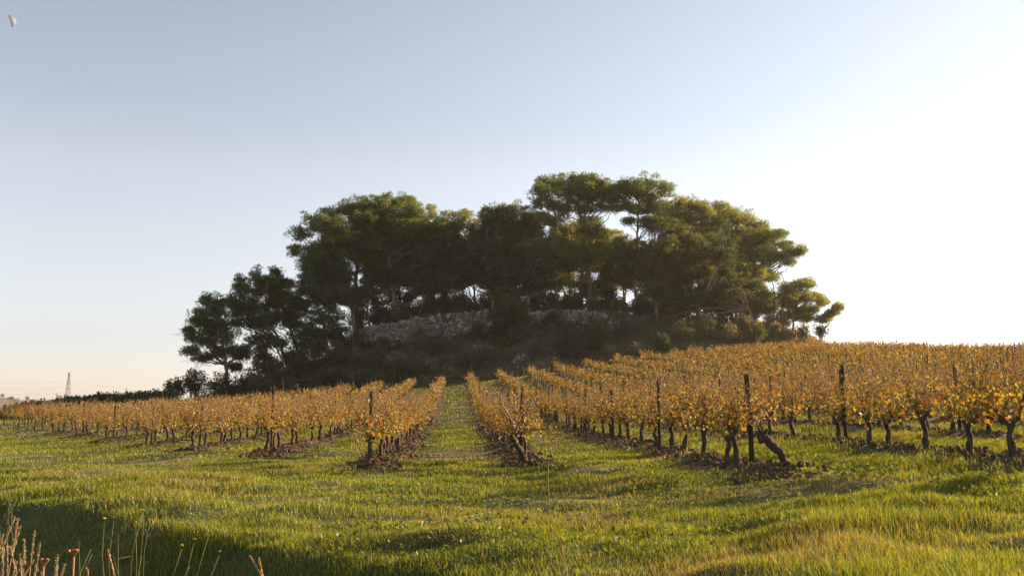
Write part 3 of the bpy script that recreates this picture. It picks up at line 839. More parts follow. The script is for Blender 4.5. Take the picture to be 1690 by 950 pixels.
rub = MB()
for (px, py, sx, sy, y0, n, lo, hi, s) in [(655, 590, 22, 8, 82.5, 60, .16, .28, .16), (745, 612, 30, 10, 80.5, 90, .18, .36, .15), (695, 613, 12, 8, 80, 30, .22, .42, .2), (870, 575, 22, 26, 82.5, 330, .16, .32, .14), (885, 600, 26, 12, 80.8, 200, .16, .34, .15),
                                          (780, 585, 50, 22, 82, 330, .12, .24, .14), (1010, 538, 26, 8, 86, 60, .25, .4, .14), (640, 598, 60, 6, 81.5, 70, .2, .32, .1), (1310, 535, 26, 10, 87.5, 60, .22, .38, .12), (1040, 535, 40, 12, 86, 60, .2, .34, .12)]:
    a = rng.normal(px, sx * .55, n); b = rng.normal(py, sy * .55, n)
    # drop each stone on to the slope: march along its sight line
    C = []
    for u, v in zip(a, b):
        d = ray(u, v); ys = np.linspace(76, 93, 60)
        q = np.array([0, 0, CAM_Z])[None] + d[None] * (ys / d[1])[:, None]
        hit = np.nonzero(gz(q[:, 0], q[:, 1], False) > q[:, 2])[0]
        if len(hit):
            p = q[hit[0]]; C.append([p[0], p[1], g1(p[0], p[1]) + .03])
    if C:
        C = np.array(C)
        rub.add(*stones(C, rng.uniform(.5, 1.4, len(C)) * s, stone_tint(len(C), lo, hi), (1.1, .9, .7), .22))
tag(link('rubble', rub.data('rubble', M['stone'])), 'scattered pale limestone rubble on the shaded slope', 'rubble', None, 'stuff')

# pale standing rock among the western bushes
B = at(491, 630, 80.5); B[2] = g1(B[0], 80.5)
mb = MB()
for dz, s, dx in [(.35, .34, 0), (.85, .30, .05), (1.25, .22, -.03), (.2, .25, -.3)]:
    mb.add(*stones(np.array([[B[0] + dx, B[1], B[2] + dz]]), [s], np.array([[.30, .285, .26]]), (1, .8, 1.25), .15))
tag(link('standing_rock', mb.data('standing_rock', M['stone'], False, B), None, B), 'pale upright limestone rock among the dark western bushes', 'rock')

# undergrowth on the hill
n = 52000
ux, uy = rng.uniform(-34, 44, n), rng.uniform(76, 95, n)
keep = (mound_f(ux, uy) > .02) & (fbm(ux * .4, uy * .6, 3) > .36)
ux, uy = ux[keep], uy[keep]
C = np.stack([ux, uy, gz(ux, uy)], -1)
un = fbm(ux * .3 + 9, uy * .3, 3)
tn = np.where((un > .52)[:, None], np.array([.085, .098, .030]), np.array([.122, .106, .066]))
east = sstep((ux - 31) / 3)[:, None]
tn = tn * (1 - east) + np.array([.26, .17, .105]) * east
mb = MB(); mb.add(*tufts(C, np.tile([0, -.1, 1.0], (len(C), 1)), .40 * rng.uniform(.5, 1.5, (len(C) * 5, 1)), .026, tn, 5, .6))
tag(link('undergrowth', mb.data('undergrowth', M['bushleaf'])), 'low scrub and dry grass on the slopes of the hill', 'undergrowth', None, 'stuff')

# ------------------------------------------------------------------ grapevines
LEAF_A = np.array([90, 125, 150, 185, 215, 240, 270, 300, 325, 355, 30, 55]) / 180 * np.pi
LEAF_R = np.array([1.0, .55, .85, .5, .8, .5, .18, .5, .8, .5, .85, .55])


def vine_palette(n, h):
    """leaf colours; h 0 low .. 1 high in the foliage"""
    pal = np.array([[.20, .124, .024], [.25, .170, .022], [.32, .232, .020], [.185, .19, .024], [.28, .085, .018], [.09, .125, .018], [.080, .046, .018]])
    p = np.array([.25, .19, .11, .13, .03, .08, .21])
    c = rng.choice(len(pal), n, p=p)
    low = (h < .45) & (rng.random(n) < .45)
    c[low] = rng.choice([2, 3, 4, 5], low.sum(), p=[.35, .3, .15, .2])
    return pal[c] * rng.uniform(.7, 1.25, (n, 1))


def leaves_lobed(P, s, nrm, tint):
    n = len(P)
    nz = unit(nrm)
    a = unit(np.cross(nz, rng.normal(size=(n, 3)))); b = np.cross(nz, a)
    x, y = np.cos(LEAF_A) * LEAF_R, np.sin(LEAF_A) * LEAF_R
    cup = rng.normal(0, .35, (n, 1)); fold = rng.uniform(.1, .6, (n, 1))
    z = cup * (x ** 2 + y ** 2)[None] + fold * np.abs(x)[None]
    rim = P[:, None] + s[:, None, None] * (a[:, None] * x[None, :, None] + b[:, None] * y[None, :, None] + nz[:, None] * z[..., None])
    V = np.concatenate([P[:, None], rim], 1).reshape(-1, 3)
    k = np.arange(12)
    f = np.stack([np.zeros(12, int), 1 + k, 1 + (k + 1) % 12], -1)
    F = (f[None] + (np.arange(n) * 13)[:, None, None]).reshape(-1, 3)
    return V, F, np.repeat(tint, 13, 0)


def leaves_quad(P, s, nrm, tint):
    n = len(P)
    nz = unit(nrm)
    a = unit(np.cross(nz, rng.normal(size=(n, 3)))) * s[:, None]; b = np.cross(nz, a)
    f = nz * s[:, None] * rng.uniform(-.1, .5, (n, 1))
    V = np.stack([P - a * .9 + f, P - b * .8, P + a * .9 + f, P + b], 1).reshape(-1, 3)
    return V, np.arange(4 * n).reshape(-1, 4), np.repeat(tint, 4, 0)


def vine(level, height=1.06, ncane=17, nleaf=120, lean=0.0, trunk_h=.40, sprawl=1.0, tr=.036):
    """trunk, canes and leaves; level 0 near, 1 and 2 for far rows. Rows run along y."""
    wood, cane, leaf = MB(), MB(), MB()
    n = 13 if level == 0 else 4
    t = np.linspace(0, 1, n)
    ph = rng.random() * 6
    path = np.stack([(.016 * np.sin(t * 5 + ph) + .010 * np.sin(t * 13 + ph)) * t + lean * t, .02 * np.cos(t * 4 + ph) * t + rng.normal(0, .02) * t, -.12 + t * (trunk_h + .12)], -1)
    rad = tr * (1.25 - .45 * t + .12 * rng.normal(size=n).clip(-1, 1)); rad[-1] = tr * 1.25
    wood.add(*tube(path, rad, 8 if level == 0 else 4, True, .16 if level == 0 else 0))
    head = path[-1]
    arms = []
    for i in range(3 if level == 0 else 2):
        a = rng.uniform(0, 6.28) if i > 1 else (i * np.pi + np.pi / 2 + rng.normal(0, .4))
        e = head + np.array([.06 * np.cos(a), .13 * np.sin(a), rng.uniform(.03, .09)])
        arms.append(e)
        wood.add(*tube(curve(head - np.array([0, 0, .03]), e, (0, 0, .02), 4), np.linspace(tr * .8, tr * .5, 4), 6 if level == 0 else 3))
    lp, lh = [], []
    cn = ncane if level == 0 else (9 if level == 1 else 6)
    for i in range(cn):
        s = arms[i % len(arms)] if level < 2 else head
        e = np.array([rng.normal(0, .145 * sprawl), s[1] + rng.normal(0, .34), height * rng.uniform(.72, 1.16)])
        if rng.random() < .28:      # drooping side cane
            e = np.array([rng.choice([-1, 1]) * rng.uniform(.18, .42) * sprawl, s[1] + rng.normal(0, .35), rng.uniform(.28, .75)])
        spike = rng.random() < .2
        if spike:
            e = e + np.array([rng.normal(0, .12), rng.normal(0, .15), rng.uniform(.05, .22)])
        c = curve(s, e, np.array([(e[0] - s[0]) * .25, rng.normal(0, .07), .10]), 7 if level == 0 else 4, .012)
        cane.add(*tube(c, np.linspace(.0065, .0028, len(c)) * (1 if level == 0 else 1.25 + level * .5), 4 if level == 0 else 3, False))
        m = int(nleaf / cn)
        u = rng.uniform(.04, .6 if spike else .92, m) * (len(c) - 1)
        q = np.stack([np.interp(u, np.arange(len(c)), c[:, j]) for j in range(3)], -1)
        q = q + rng.normal(0, .055, q.shape) + np.array([0, 0, -.02])
        lp.append(q)
        if level == 0:
            for w in q[::3]:
                j = int(np.argmin(np.linalg.norm(c - w, axis=1)))
                cane.add(*tube(np.stack([c[j], (c[j] + w) / 2 + [0, 0, .01], w]), .0018, 3, False))
    P = np.concatenate(lp)
    h = (P[:, 2] - trunk_h) / (height - trunk_h)
    P = P[rng.random(len(P)) < np.interp(h, [-.3, .5, 1, 1.2], [1, 1, .6, .35])]
    h = (P[:, 2] - trunk_h) / (height - trunk_h)
    tint = vine_palette(len(P), h)
    nr = rng.normal(size=(len(P), 3)) * np.array([1, 1, .6])
    if level == 0:
        sz = rng.uniform(.015, .037, len(P)) * np.interp(h, [0, .35, 1], [1.4, 1.1, .75])
        leaf.add(*leaves_lobed(P, sz, nr, tint))
    else:
        leaf.add(*leaves_quad(P, rng.uniform(.022, .044, len(P)) * (1.0 if level == 1 else 1.35), nr, tint))
    return wood, cane, leaf


NEAR = []
for i in range(9):
    w_, c_, l_ = vine(0, height=rng.uniform(.98, 1.14), lean=rng.normal(0, .03), nleaf=420, ncane=21, trunk_h=rng.uniform(.34, .42))
    NEAR.append((w_.data('vine_trunk', M['vinebark'], True), c_.data('vine_canes', M['cane'], True), l_.data('vine_leaves', M['vineleaf'])))
FAR = {}
for lv, nl in ((1, 215), (2, 135)):
    FAR[lv] = []
    for i in range(10):
        w_, c_, l_ = vine(lv, height=rng.uniform(.98, 1.12), nleaf=nl)
        FAR[lv].append((w_, c_, l_))

spots = []
for k, (xk, y0, y1) in ROWS.items():
    ys = np.arange(y0, y1, .9)
    for j, yv in enumerate(ys):
        if rng.random() < .035 and j > 1:
            continue
        spots.append((k, j, xk + rng.normal(0, .05), yv + rng.normal(0, .06)))


def in_frame(x, y, z):
    f = x * _sy + y * _cy
    u = (x * _cy - y * _sy) / (f * _cp + (z - CAM_Z) * _sp) * FPX + W0 / 2
    return -25 < u < W0 + 25


vis = [s for s in spots if in_frame(s[2], s[3], .6)]
hid = [s for s in spots if not in_frame(s[2], s[3], .6)]
vis.sort(key=lambda s: math.hypot(s[2], s[3]))
# about 280 that show largest: the first few of every row count more, they stand in the open
score = lambda s: math.hypot(s[2], s[3]) * (0.55 if s[1] < 6 else 1.0)
vis.sort(key=score)
near_s, far_s = vis[:285], vis[285:]
ORD = ['first', 'second', 'third', 'fourth', 'fifth', 'sixth', 'seventh', 'eighth', 'ninth', 'tenth', 'eleventh', 'twelfth', 'thirteenth', 'fourteenth', 'fifteenth', 'sixteenth', 'seventeenth', 'eighteenth', 'nineteenth', 'twentieth', 'twenty-first', 'twenty-second', 'twenty-third', 'twenty-fourth']


def row_words(k):
    return (ORD[-k] + ' row left of the grass lane') if k <= 0 else (ORD[k - 1] + ' row right of the grass lane')


for (k, j, x, y) in near_s:
    if k == 1 and j == 0 or k == 2 and j <= 0:
        continue                                   # these two old stocks are built below
    v = NEAR[rng.integers(len(NEAR))]
    z = g1(x, y) - .02
    o = thing('grapevine', 'golden autumn grapevine with dark trunk in the ' + row_words(k), 'grapevine', (x, y, z), 'vines of the ' + row_words(k), rng.choice([0, math.pi]) + rng.normal(0, .25))
    s = rng.uniform(.92, 1.08)
    o.scale = (s, s, s)
    link('trunk', v[0], o); link('canes', v[1], o); link('leaves', v[2], o)

# the two old stocks at the ends of the first and second rows on the right
x, y = 1.16, 14.0
w_, c_, l_ = vine(0, height=1.35, ncane=26, nleaf=250, lean=-.22, trunk_h=.40, sprawl=1.7, tr=.056)
z = g1(x, y)
for i in range(7):
    a = np.array([-.2, 0, .5]); e = a + np.array([rng.uniform(-1.2, .9), rng.normal(0, .4), rng.uniform(.1, .95)])
    c_.add(*tube(curve(a, e, (0, 0, .25), 8, .02), np.linspace(.009, .003, 8), 4, False))
o = thing('grapevine', 'old thick vine with sprawling reddish canes ending the first row right of the grass lane', 'grapevine', (x, y, z))
link('trunk', w_.data('old_vine_trunk', M['vinebark'], True), o)
link('canes', c_.data('old_vine_canes', M['cane'], True), o)
link('leaves', l_.data('old_vine_leaves', M['vineleaf']), o)
x, y = 4.05, 10.4
w_, c_, l_ = MB(), MB(), MB()
path = np.array([[.0, 0, -.1], [-.03, 0, .1], [-.10, .02, .24], [-.24, .03, .36], [-.36, .02, .43], [-.45, .03, .45]])
tt = np.linspace(0, 5, 16); path = np.stack([np.interp(tt, range(6), path[:, i]) for i in range(3)], -1) + rng.normal(0, .014, (16, 3))
w_.add(*tube(path, np.interp(tt, [0, 1, 2, 3, 4, 5], [.085, .062, .055, .068, .08, .04]) * (1 + rng.normal(0, .12, len(tt))), 10, True, .16))
for e in ([-.5, -.1, .58], [-.38, .1, .6], [-.3, -.05, .55]):
    w_.add(*tube(curve([-.36, .02, .43], e, (0, 0, .03), 5), np.linspace(.04, .02, 5), 6))
lp = []
for i in range(11):
    s = np.array([rng.uniform(-.5, -.3), 0, .55]); e = s + np.array([rng.uniform(-.5, .3), rng.normal(0, .25), rng.uniform(.1, .6)])
    cc = curve(s, e, (rng.normal(0, .1), 0, .12), 7, .012)
    c_.add(*tube(cc, np.linspace(.007, .003, 7), 4, False)); lp.append(cc[2:] + rng.normal(0, .04, (5, 3)))
P = np.concatenate(lp)
l_.add(*leaves_lobed(P, rng.uniform(.03, .055, len(P)), rng.normal(size=P.shape), vine_palette(len(P), np.full(len(P), .2))))
o = thing('grapevine', 'gnarled leaning old vine stock ending the second row right of the grass lane', 'grapevine', (x, y, g1(x, y)))
o.scale = (.72, .72, .85)
link('trunk', w_.data('old_vine_trunk', M['vinebark'], True), o)
link('canes', c_.data('old_vine_canes', M['cane'], True), o)
link('leaves', l_.data('old_vine_leaves', M['vineleaf']), o)

# all the other vines: one mass with trunks, canes and leaves
vm_v, vm_f3, vm_f4, vm_t, vm_i3, vm_i4 = [], [], [], [], [], []
base_n = 0
packs = {}
for lv in FAR:
    packs[lv] = []
    for trio in FAR[lv]:
        V = np.concatenate([np.concatenate(b.v) for b in trio])
        T = np.concatenate([np.concatenate(b.t) for b in trio])
        off, f3, f4, i3, i4 = 0, [], [], [], []
        for mi, b in enumerate(trio):
            for kk, fl in b.f.items():
                f = np.concatenate(fl) + off
                (f3 if kk == 3 else f4).append(f); (i3 if kk == 3 else i4).append(np.full(len(f), mi))
            off += b.n
        packs[lv].append((V, T, np.concatenate(f3), np.concatenate(f4), np.concatenate(i3), np.concatenate(i4)))
for (k, j, x, y) in far_s + [s for s in hid if math.hypot(s[2], s[3]) < 70]:
    V, T, f3, f4, i3, i4 = packs[1 if y < 42 else 2][rng.integers(10)]
    a = rng.choice([0, math.pi]) + rng.normal(0, .25)
    c, s = math.cos(a), math.sin(a)
    sc = rng.uniform(.84, 1.02)
    q = np.stack([V[:, 0] * c - V[:, 1] * s, V[:, 0] * s + V[:, 1] * c, V[:, 2]], -1) * sc + np.array([x, y, g1(x, y) - .02])
    vm_v.append(q); vm_t.append(T * rng.uniform(.85, 1.15)); vm_f3.append(f3 + base_n); vm_f4.append(f4 + base_n); vm_i3.append(i3); vm_i4.append(i4)
    base_n += len(q)
me = mesh_data('vineyard_rows', np.concatenate(vm_v), [np.concatenate(vm_f3), np.concatenate(vm_f4)], None, np.concatenate(vm_t), False, [M['vinebark'], M['cane'], M['vineleaf']], np.concatenate(vm_i3 + vm_i4))
tag(link('vineyard', me), 'mass of golden autumn vines in rows climbing to the hill', 'vineyard', None, 'stuff')


# ------------------------------------------------------------------ posts in the rows
def post_mesh(h, r=.034, lean=0.0, steel=False):
    t = np.array([-.3, .0, .3 * h, .6 * h, .97 * h, h])
    P = np.stack([lean * t, .01 * np.sin(t * 3), t], -1)
    V, F = tube(P, [r, r * 1.03, r, r * .96, r * .95, r * .8], 7)
    return mesh_data('vineyard_post', V, F, M['post'], None, False)


PM = [post_mesh(rng.uniform(1.0, 1.16), rng.uniform(.022, .030), rng.normal(0, .012)) for _ in range(8)]
for k, (xk, y0, y1) in ROWS.items():
    y = y0 + .55 if k not in (2, 3, 4) else {2: 10.9, 3: 8.6, 4: 9.6}[k]
    first = True
    while y < min(y1, 46):
        xx = xk + rng.normal(0, .05)
        if in_frame(xx, y, .8) and (first or k in (1, 2, 3, 4) or rng.random() < .62):
            o = link('vineyard_post', PM[rng.integers(8)], None, (xx, y, g1(xx, y)))
            o.rotation_euler = (rng.normal(0, .012), rng.normal(0, .015), rng.uniform(0, 6))
            if first and k in (0, 2):
                tag(o, 'dark thick wooden stake ending the ' + row_words(k), 'post')
                o.scale = (1.4, 1.4, 1.06)
            else:
                if k in (1, 2, 3, 4): o.scale = (1.2, 1.2, 1.08)
                tag(o, 'thin dark stake standing among the vines of the ' + row_words(k), 'post', 'stakes in the ' + row_words(k))
            first = False
        y += 4.5 + rng.normal(0, .15)

# ------------------------------------------------------------------ clods along the rows
cl = MB()
C, S = [], []
for k, (xk, y0, y1) in ROWS.items():
    if abs(xk) > 18: continue
    L = min(y1, 40) - y0
    n = int(L * (100 if k in (0, 1, 2, 3, 4) else 60))
    yy = y0 - .5 + rng.random(n) ** 1.6 * L
    xx = xk + rng.normal(0, .24, n)
    C.append(np.stack([xx, yy, gz(xx, yy) + .0], -1)); S.append(.012 + .055 * rng.random(n) ** 3)
# heaps at the row ends
for (hx_, hy_, m, sp) in [(1.35, 13.6, 40, .3), (4.2, 10.1, 30, .35), (6.15, 9.9, 60, .35), (6.5, 9.3, 40, .3), (-1.3, 14.2, 30, .3), (-3.8, 16.7, 30, .35)]:
    xx, yy = rng.normal(hx_, sp, m), rng.normal(hy_, sp, m)
    C.append(np.stack([xx, yy, gz(xx, yy) + .1 * np.exp(-((xx - hx_) ** 2 + (yy - hy_) ** 2) / sp ** 2)], -1)); S.append(.014 + .04 * rng.random(m) ** 2)
C, S = np.concatenate(C), np.concatenate(S)
cl.add(*stones(C, S, np.array([.085, .054, .034]) * rng.uniform(.7, 1.25, (len(C), 1)), (1, .9, .7), .25))
tag(link('soil_clods', cl.data('soil_clods', M['soil'])), 'crumbled brown soil clods along the vine rows', 'soil', None, 'stuff')


# ------------------------------------------------------------------ grass
def blades(x, y, h, w, tint, lean=.45):
    n = len(x)
    B = np.stack([x, y, gz(x, y) - .01], -1)
    a = rng.uniform(0, 2 * np.pi, n)
    side = np.stack([np.cos(a), np.sin(a), np.zeros(n)], -1) * (w / 2)[:, None]
    b = a + np.pi / 2 + rng.normal(0, .5, n)
    ld = np.stack([np.cos(b), np.sin(b), np.zeros(n)], -1) * (h * np.abs(rng.normal(lean, .28, n)))[:, None]
    up = np.stack([np.zeros(n), np.zeros(n), h], -1)
    m = B + up * .58 + ld * .32
    tp = B + up * rng.uniform(.8, 1.0, (n, 1)) + ld
    V = np.stack([B - side, B + side, m + side * .8, m - side * .8, tp], 1).reshape(-1, 3)
    i = np.arange(n) * 5
    f4 = np.stack([i, i + 1, i + 2, i + 3], -1)
    f3 = np.stack([i + 3, i + 2, i + 4], -1)
    t = np.repeat(tint, 5, 0).reshape(n, 5, 3).copy()
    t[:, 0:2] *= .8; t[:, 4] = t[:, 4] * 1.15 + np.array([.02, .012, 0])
    return V, [f4, f3], t.reshape(-1, 3)


def turf(n, ya, yb, wide, hmul, wmin):
    u = rng.random(n)
    y = np.sqrt(ya ** 2 + u * (yb ** 2 - ya ** 2))
    x = y * _sy / _cy + rng.uniform(-1, 1, n) * (y * wide + .6)
    rd_ = row_dist(x, y)
    keep = rng.random(n) < np.clip((rd_ - .32) / .24, .10, 1)
    mo = mound_f(x, y)
    keep &= mo < .15
    pn = bare(x, y)                 # matches the bare patches of the ground
    keep &= rng.random(n) > np.clip((pn - .62) * 6, 0, .82)
    x, y, pn = x[keep], y[keep], pn[keep]
    n = len(x)
    hn = fbm(x * .9 + 7, y * 1.3, 3)
    s_ = (x - E0[0]) * _en[0] + (y - E0[1]) * _en[1]
    h = hmul * (.6 + .95 * sstep((hn - .28) / .45)) * rng.uniform(.55, 1.25, n)
    h = h * np.interp(s_, [-2.5, -.2, .4, 2], [1, 1.25, 1.0, 1.5])
    h = h * (1 + .7 * sstep((x - 3.5) / 3) * sstep((y - 7) / 3) * (y < 20))
    w = np.maximum(wmin, .00065 * y) * rng.uniform(.7, 1.3, n)
    g = np.array([[.125, .172, .016], [.175, .210, .021], [.215, .225, .030], [.055, .098, .013]])[rng.integers(0, 4, n)]
    d = np.array([[.22, .175, .08], [.18, .16, .055], [.27, .215, .12]])[rng.integers(0, 3, n)]
    pd = np.clip(.05 + (fbm(x * .6 + 31, y * .9, 3) - .5) * 1.6 + (pn - .5) * .8, .03, .75)
    m = rng.random(n) < pd
    t = np.where(m[:, None], d, g) * rng.uniform(.75, 1.25, (n, 1))
    return blades(x, y, h, w, t)


gm = MB()
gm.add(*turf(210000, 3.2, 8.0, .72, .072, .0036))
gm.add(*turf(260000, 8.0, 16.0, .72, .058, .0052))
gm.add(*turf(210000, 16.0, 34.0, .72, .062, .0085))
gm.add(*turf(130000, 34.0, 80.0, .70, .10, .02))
tag(link('grass', gm.data('grass', M['grass'])), 'long sunlit green and straw grass around the vine rows', 'grass', None, 'stuff')

# broad-leaved weeds in the turf
n = 9000
y = np.sqrt(rng.uniform(4 ** 2, 14 ** 2, n)); x = y * .065 + rng.uniform(-.3, 1, n) * y * .72
kp = (fbm(x * .8 + 50, y * 1.1, 3) > .53) & (row_dist(x, y) > .5)
x, y = x[kp], y[kp]; n = len(x)
P = np.stack([x, y, gz(x, y) + rng.uniform(.03, .10, n)], -1)
nr = rng.normal(size=(n, 3)) * .5 + np.array([0, 0, 1.0])
mb = MB(); mb.add(*leaves_lobed(P, rng.uniform(.018, .036, n), nr, np.array([.085, .125, .018]) * rng.uniform(.7, 1.3, (n, 1))))
tag(link('clover_weeds', mb.data('clover_weeds', M['grass'])), 'patches of low broad-leaved weeds in the grass', 'weeds', None, 'stuff')


# ------------------------------------------------------------------ dry stalks and fennel in the ditch
def stalk(px0, py0, px1, py1, y, r=.004, label='', group=None, head=True, bend=.02):
    t = at(px1, py1, y)
    b = at(px0, py0, y); 
    gb = g1(b[0], y)
    d = (t - b); 
    s = (gb - t[2]) / d[2] if abs(d[2]) > 1e-3 else 1
    b = t + d * min(max(s, 1e-3 - 3), -0.0) if s < 0 else b
    P = curve(b, t, (rng.normal(0, bend * .35), rng.normal(0, bend * .35), 0), 9)
    st = MB(); st.add(*tube(P, np.linspace(r, r * .6, 9), 5), tint=(.34, .20, .10))
    root = thing('dry_stalk', label, 'dry stalk', b, group)
    link('stem', st.data('stalk_stem', M['straw'], True, b), root)
    if head:
        u = unit(t - P[-2])
        m = 80
        q = rng.random(m) * .085
        C = t - u * q[:, None] + rng.normal(0, .0016, (m, 3))
        hb = MB(); hb.add(*tufts(C, np.tile(u, (m, 1)), .0075, .0013, (.29, .235, .165), 2, .22))
        link('seed_head', hb.data('stalk_head', M['straw'], False, b), root)
    return root


ST = [(-8, 930, 24, 854), (10, 950, 30, 855), (-4, 915, 5, 882), (14, 950, 33, 870), (35, 950, 40, 891), (50, 950, 57, 877), (50, 950, 66, 896), (48, 950, 55, 925), (8, 950, 6, 905), (2, 960, 4, 930), (18, 950, 17, 902), (30, 950, 32, 915), (24, 960, 27, 928), (38, 960, 39, 923), (60, 960, 60, 933), (88, 950, 95, 918), (95, 960, 107, 930), (100, 960, 95, 935), (12, 960, 12, 900), (-2, 960, 3, 905), (42, 955, 34, 930), (70, 960, 70, 945)]
for i, (a, b, c, d) in enumerate(ST):
    stalk(a, b, c, d, rng.uniform(2.6, 3.1), .0024, 'dry reddish grass stalk with pale seed head at the ditch edge', 'dry grass stalks at the ditch edge')
stalk(184, 955, 178, 908, 2.8, .0036, 'single upright reddish stalk standing apart over the dark ditch', None)
stalk(143, 955, 144, 937, 2.8, .0034, 'short pale stalk tip between the stalk clump and the single stalk', None)
stalk(440, 960, 413, 918, 2.9, .0036, 'dry split stalk crossing a straight one below the dark bank', 'pair of straw stalks below the bank')
stalk(436, 960, 428, 923, 2.9, .0036, 'dry split stalk crossing a straight one below the dark bank', 'pair of straw stalks below the bank')
# dried seed-cup stems
for (px0, px1, py1, lab) in [(118, 122, 918, 'dry forked stem with spread seed cups'), (76, 72, 934, 'short dry stem with a brown seed cup')]:
    t = at(px1, py1, 2.8); b = at(px0, 960, 2.8); b[2] = g1(b[0], 2.8)
    st = MB(); st.add(*tube(curve(b, t, (.01, 0, 0), 7), np.linspace(.004, .003, 7), 5), tint=(.36, .20, .10))
    hb = MB()
    for dx in (-.012, 0, .012):
        e = t + np.array([dx, rng.normal(0, .006), .022])
        hb.add(*tube(curve(t, e, (0, 0, 0), 3), [.002, .003, .006], 5), tint=(.30, .16, .07))
    root = thing('seed_stem', lab + ' at the ditch edge', 'dry stem', b)
    link('stem', st.data('seed_stem', M['straw'], True, b), root); link('seed_cup', hb.data('seed_cup', M['straw'], False, b), root)
# long thin stalk in the middle foreground
mb = MB()
pts = np.array([at(905, 760, 7.5), at(905, 800, 7.3), at(907, 845, 7.0), at(920, 880, 6.3), at(932, 915, 5.6), at(940, 945, 5.2)])
pts[-1, 2] = g1(pts[-1, 0], pts[-1, 1])
tt = np.linspace(0, 5, 22); pp = np.stack([np.interp(tt, range(6), pts[:, i]) for i in range(3)], -1)
for _ in range(3): pp[1:-1] = (pp[:-2] + pp[1:-1] * 2 + pp[2:]) / 4
mb.add(*tube(pp, np.linspace(.0014, .003, 22), 4), tint=(.24, .15, .09))
tag(link('dry_stalk', mb.data('long_stalk', M['straw'], True, pts[-1]), None, pts[-1]), 'long thin bent dry stalk in the middle of the front grass', 'dry stalk')


def fennel(label, px, py, y, arms):
    b = at(px, py, y); b[2] = g1(b[0], y)
    st, heads = MB(), []
    for (ax, ay, flower) in arms:
        e = at(ax, ay, y + rng.normal(0, .1))
        st.add(*tube(curve(b, e, (rng.normal(0, .12), 0, .03), 9, .012), np.linspace(.0045, .0016, 9), 5), tint=(.13, .14, .05))
        for s in range(3):
            a = b + (e - b) * rng.uniform(.5, .95); f = a + rng.normal(0, .05, 3) + np.array([0, 0, .05])
            st.add(*tube(curve(a, f, (0, 0, 0), 3), .002, 3), tint=(.14, .15, .05))
        if flower:
            heads.append(stones((e + np.array([0, 0, .02]))[None], [.011], np.array([[.40, .33, .03]]), (1, 1, .5), .3, True))
    root = thing('fennel', label, 'weed', b)
    link('stem', st.data('fennel_stem', M['grass'], True, b), root)
    for V, F, T in heads:
        fb = MB(); fb.add(V, F, T)
        link('flower_head', fb.data('fennel_flower', M['grass'], False, b), root)


fennel('branching wild fennel with yellow flower heads on the dark bank', 215, 905, 5.2, [(172, 860, True), (188, 858, False), (224, 866, True), (238, 850, False), (250, 848, False), (235, 846, True), (195, 880, False)])
fennel('low arching green fennel stem on the dark bank', 190, 925, 4.6, [(130, 893, False), (150, 905, False)])
fennel('wild fennel with tiny yellow dots below the middle of the bank', 330, 925, 4.8, [(362, 915, True), (300, 905, True), (345, 880, False), (320, 895, True)])
fennel('thin yellowish weed sprays at the west edge of the meadow', 8, 850, 8.5, [(15, 800, False), (22, 815, True), (40, 770, False), (5, 795, False)])

# ------------------------------------------------------------------ power line, houses and trees of the plain
def pylon(label, px, top, foot_, y, w):
    b = at(px, foot_ + 8, y); t = at(px, top, y)
    h = t[2] - b[2]
    mb, arm = MB(), MB()
    lv = np.linspace(0, 1, 9)
    wd = lambda q: w * (1 - q) ** 1.2 * .5 + w * .085
    cor = [(-1, -1), (1, -1), (1, 1), (-1, 1)]
    pt = lambda q, c: b + np.array([c[0] * wd(q), c[1] * wd(q), q * h])
    for i in range(8):
        for j in range(4):
            c, d = cor[j], cor[(j + 1) % 4]
            mb.add(*tube(np.stack([pt(lv[i], c), pt(lv[i + 1], c)]), .22, 4))
            mb.add(*tube(np.stack([pt(lv[i], c), pt(lv[i + 1], d)]), .09, 3))
            mb.add(*tube(np.stack([pt(lv[i], d), pt(lv[i + 1], c)]), .09, 3))
    root = thing('pylon', label, 'pylon', b)
    link('lattice_tower', mb.data('lattice_tower', M['steel'], False, b), root)
    ends = []
    for q, al in ((.72, .26), (.56, .34), (.40, .26)) if w < 6.5 else ((.85, .26), (.6, .3)):
        for s in (-1, 1):
            a = MB()
            c0 = b + np.array([0, 0, q * h + h * .16]); e = c0 + np.array([s * w * al * .55, s * w * al * 1.0, 0])
            a.add(*tube(np.stack([c0 + [0, 0, h * .03], e]), .2, 4)); a.add(*tube(np.stack([c0 - [0, 0, h * .02], e]), .2, 4))
            link('cross_arm', a.data('cross_arm', M['steel'], False, b), root)
    return b, h


pylon('tall steel lattice pylon on the plain beyond the hedge', 110, 614, 668, 900, 5.2)
pylon('smaller distant lattice pylon just above the hedge', 207, 641, 662, 1500, 7)
for i, (ya, yb, yc) in enumerate([(631, 629, 645), (641, 639, 653), (650, 648, 659)]):
    mb = MB()
    a, b_, c_ = at(-60, ya, 800), at(110, yb, 900), at(330, yc + 8, 2100)
    p1 = curve(a, b_, (0, 0, -1.0), 14); p2 = curve(b_, c_, (0, 0, -2.2), 20)
    mb.add(*tube(np.concatenate([p1, p2[1:]]), .075, 4))
    tag(link('power_line', mb.data('power_line', M['cable'])), ['topmost', 'middle', 'lowest'][i] + ' thin power line strung from the tall pylon', 'power line')

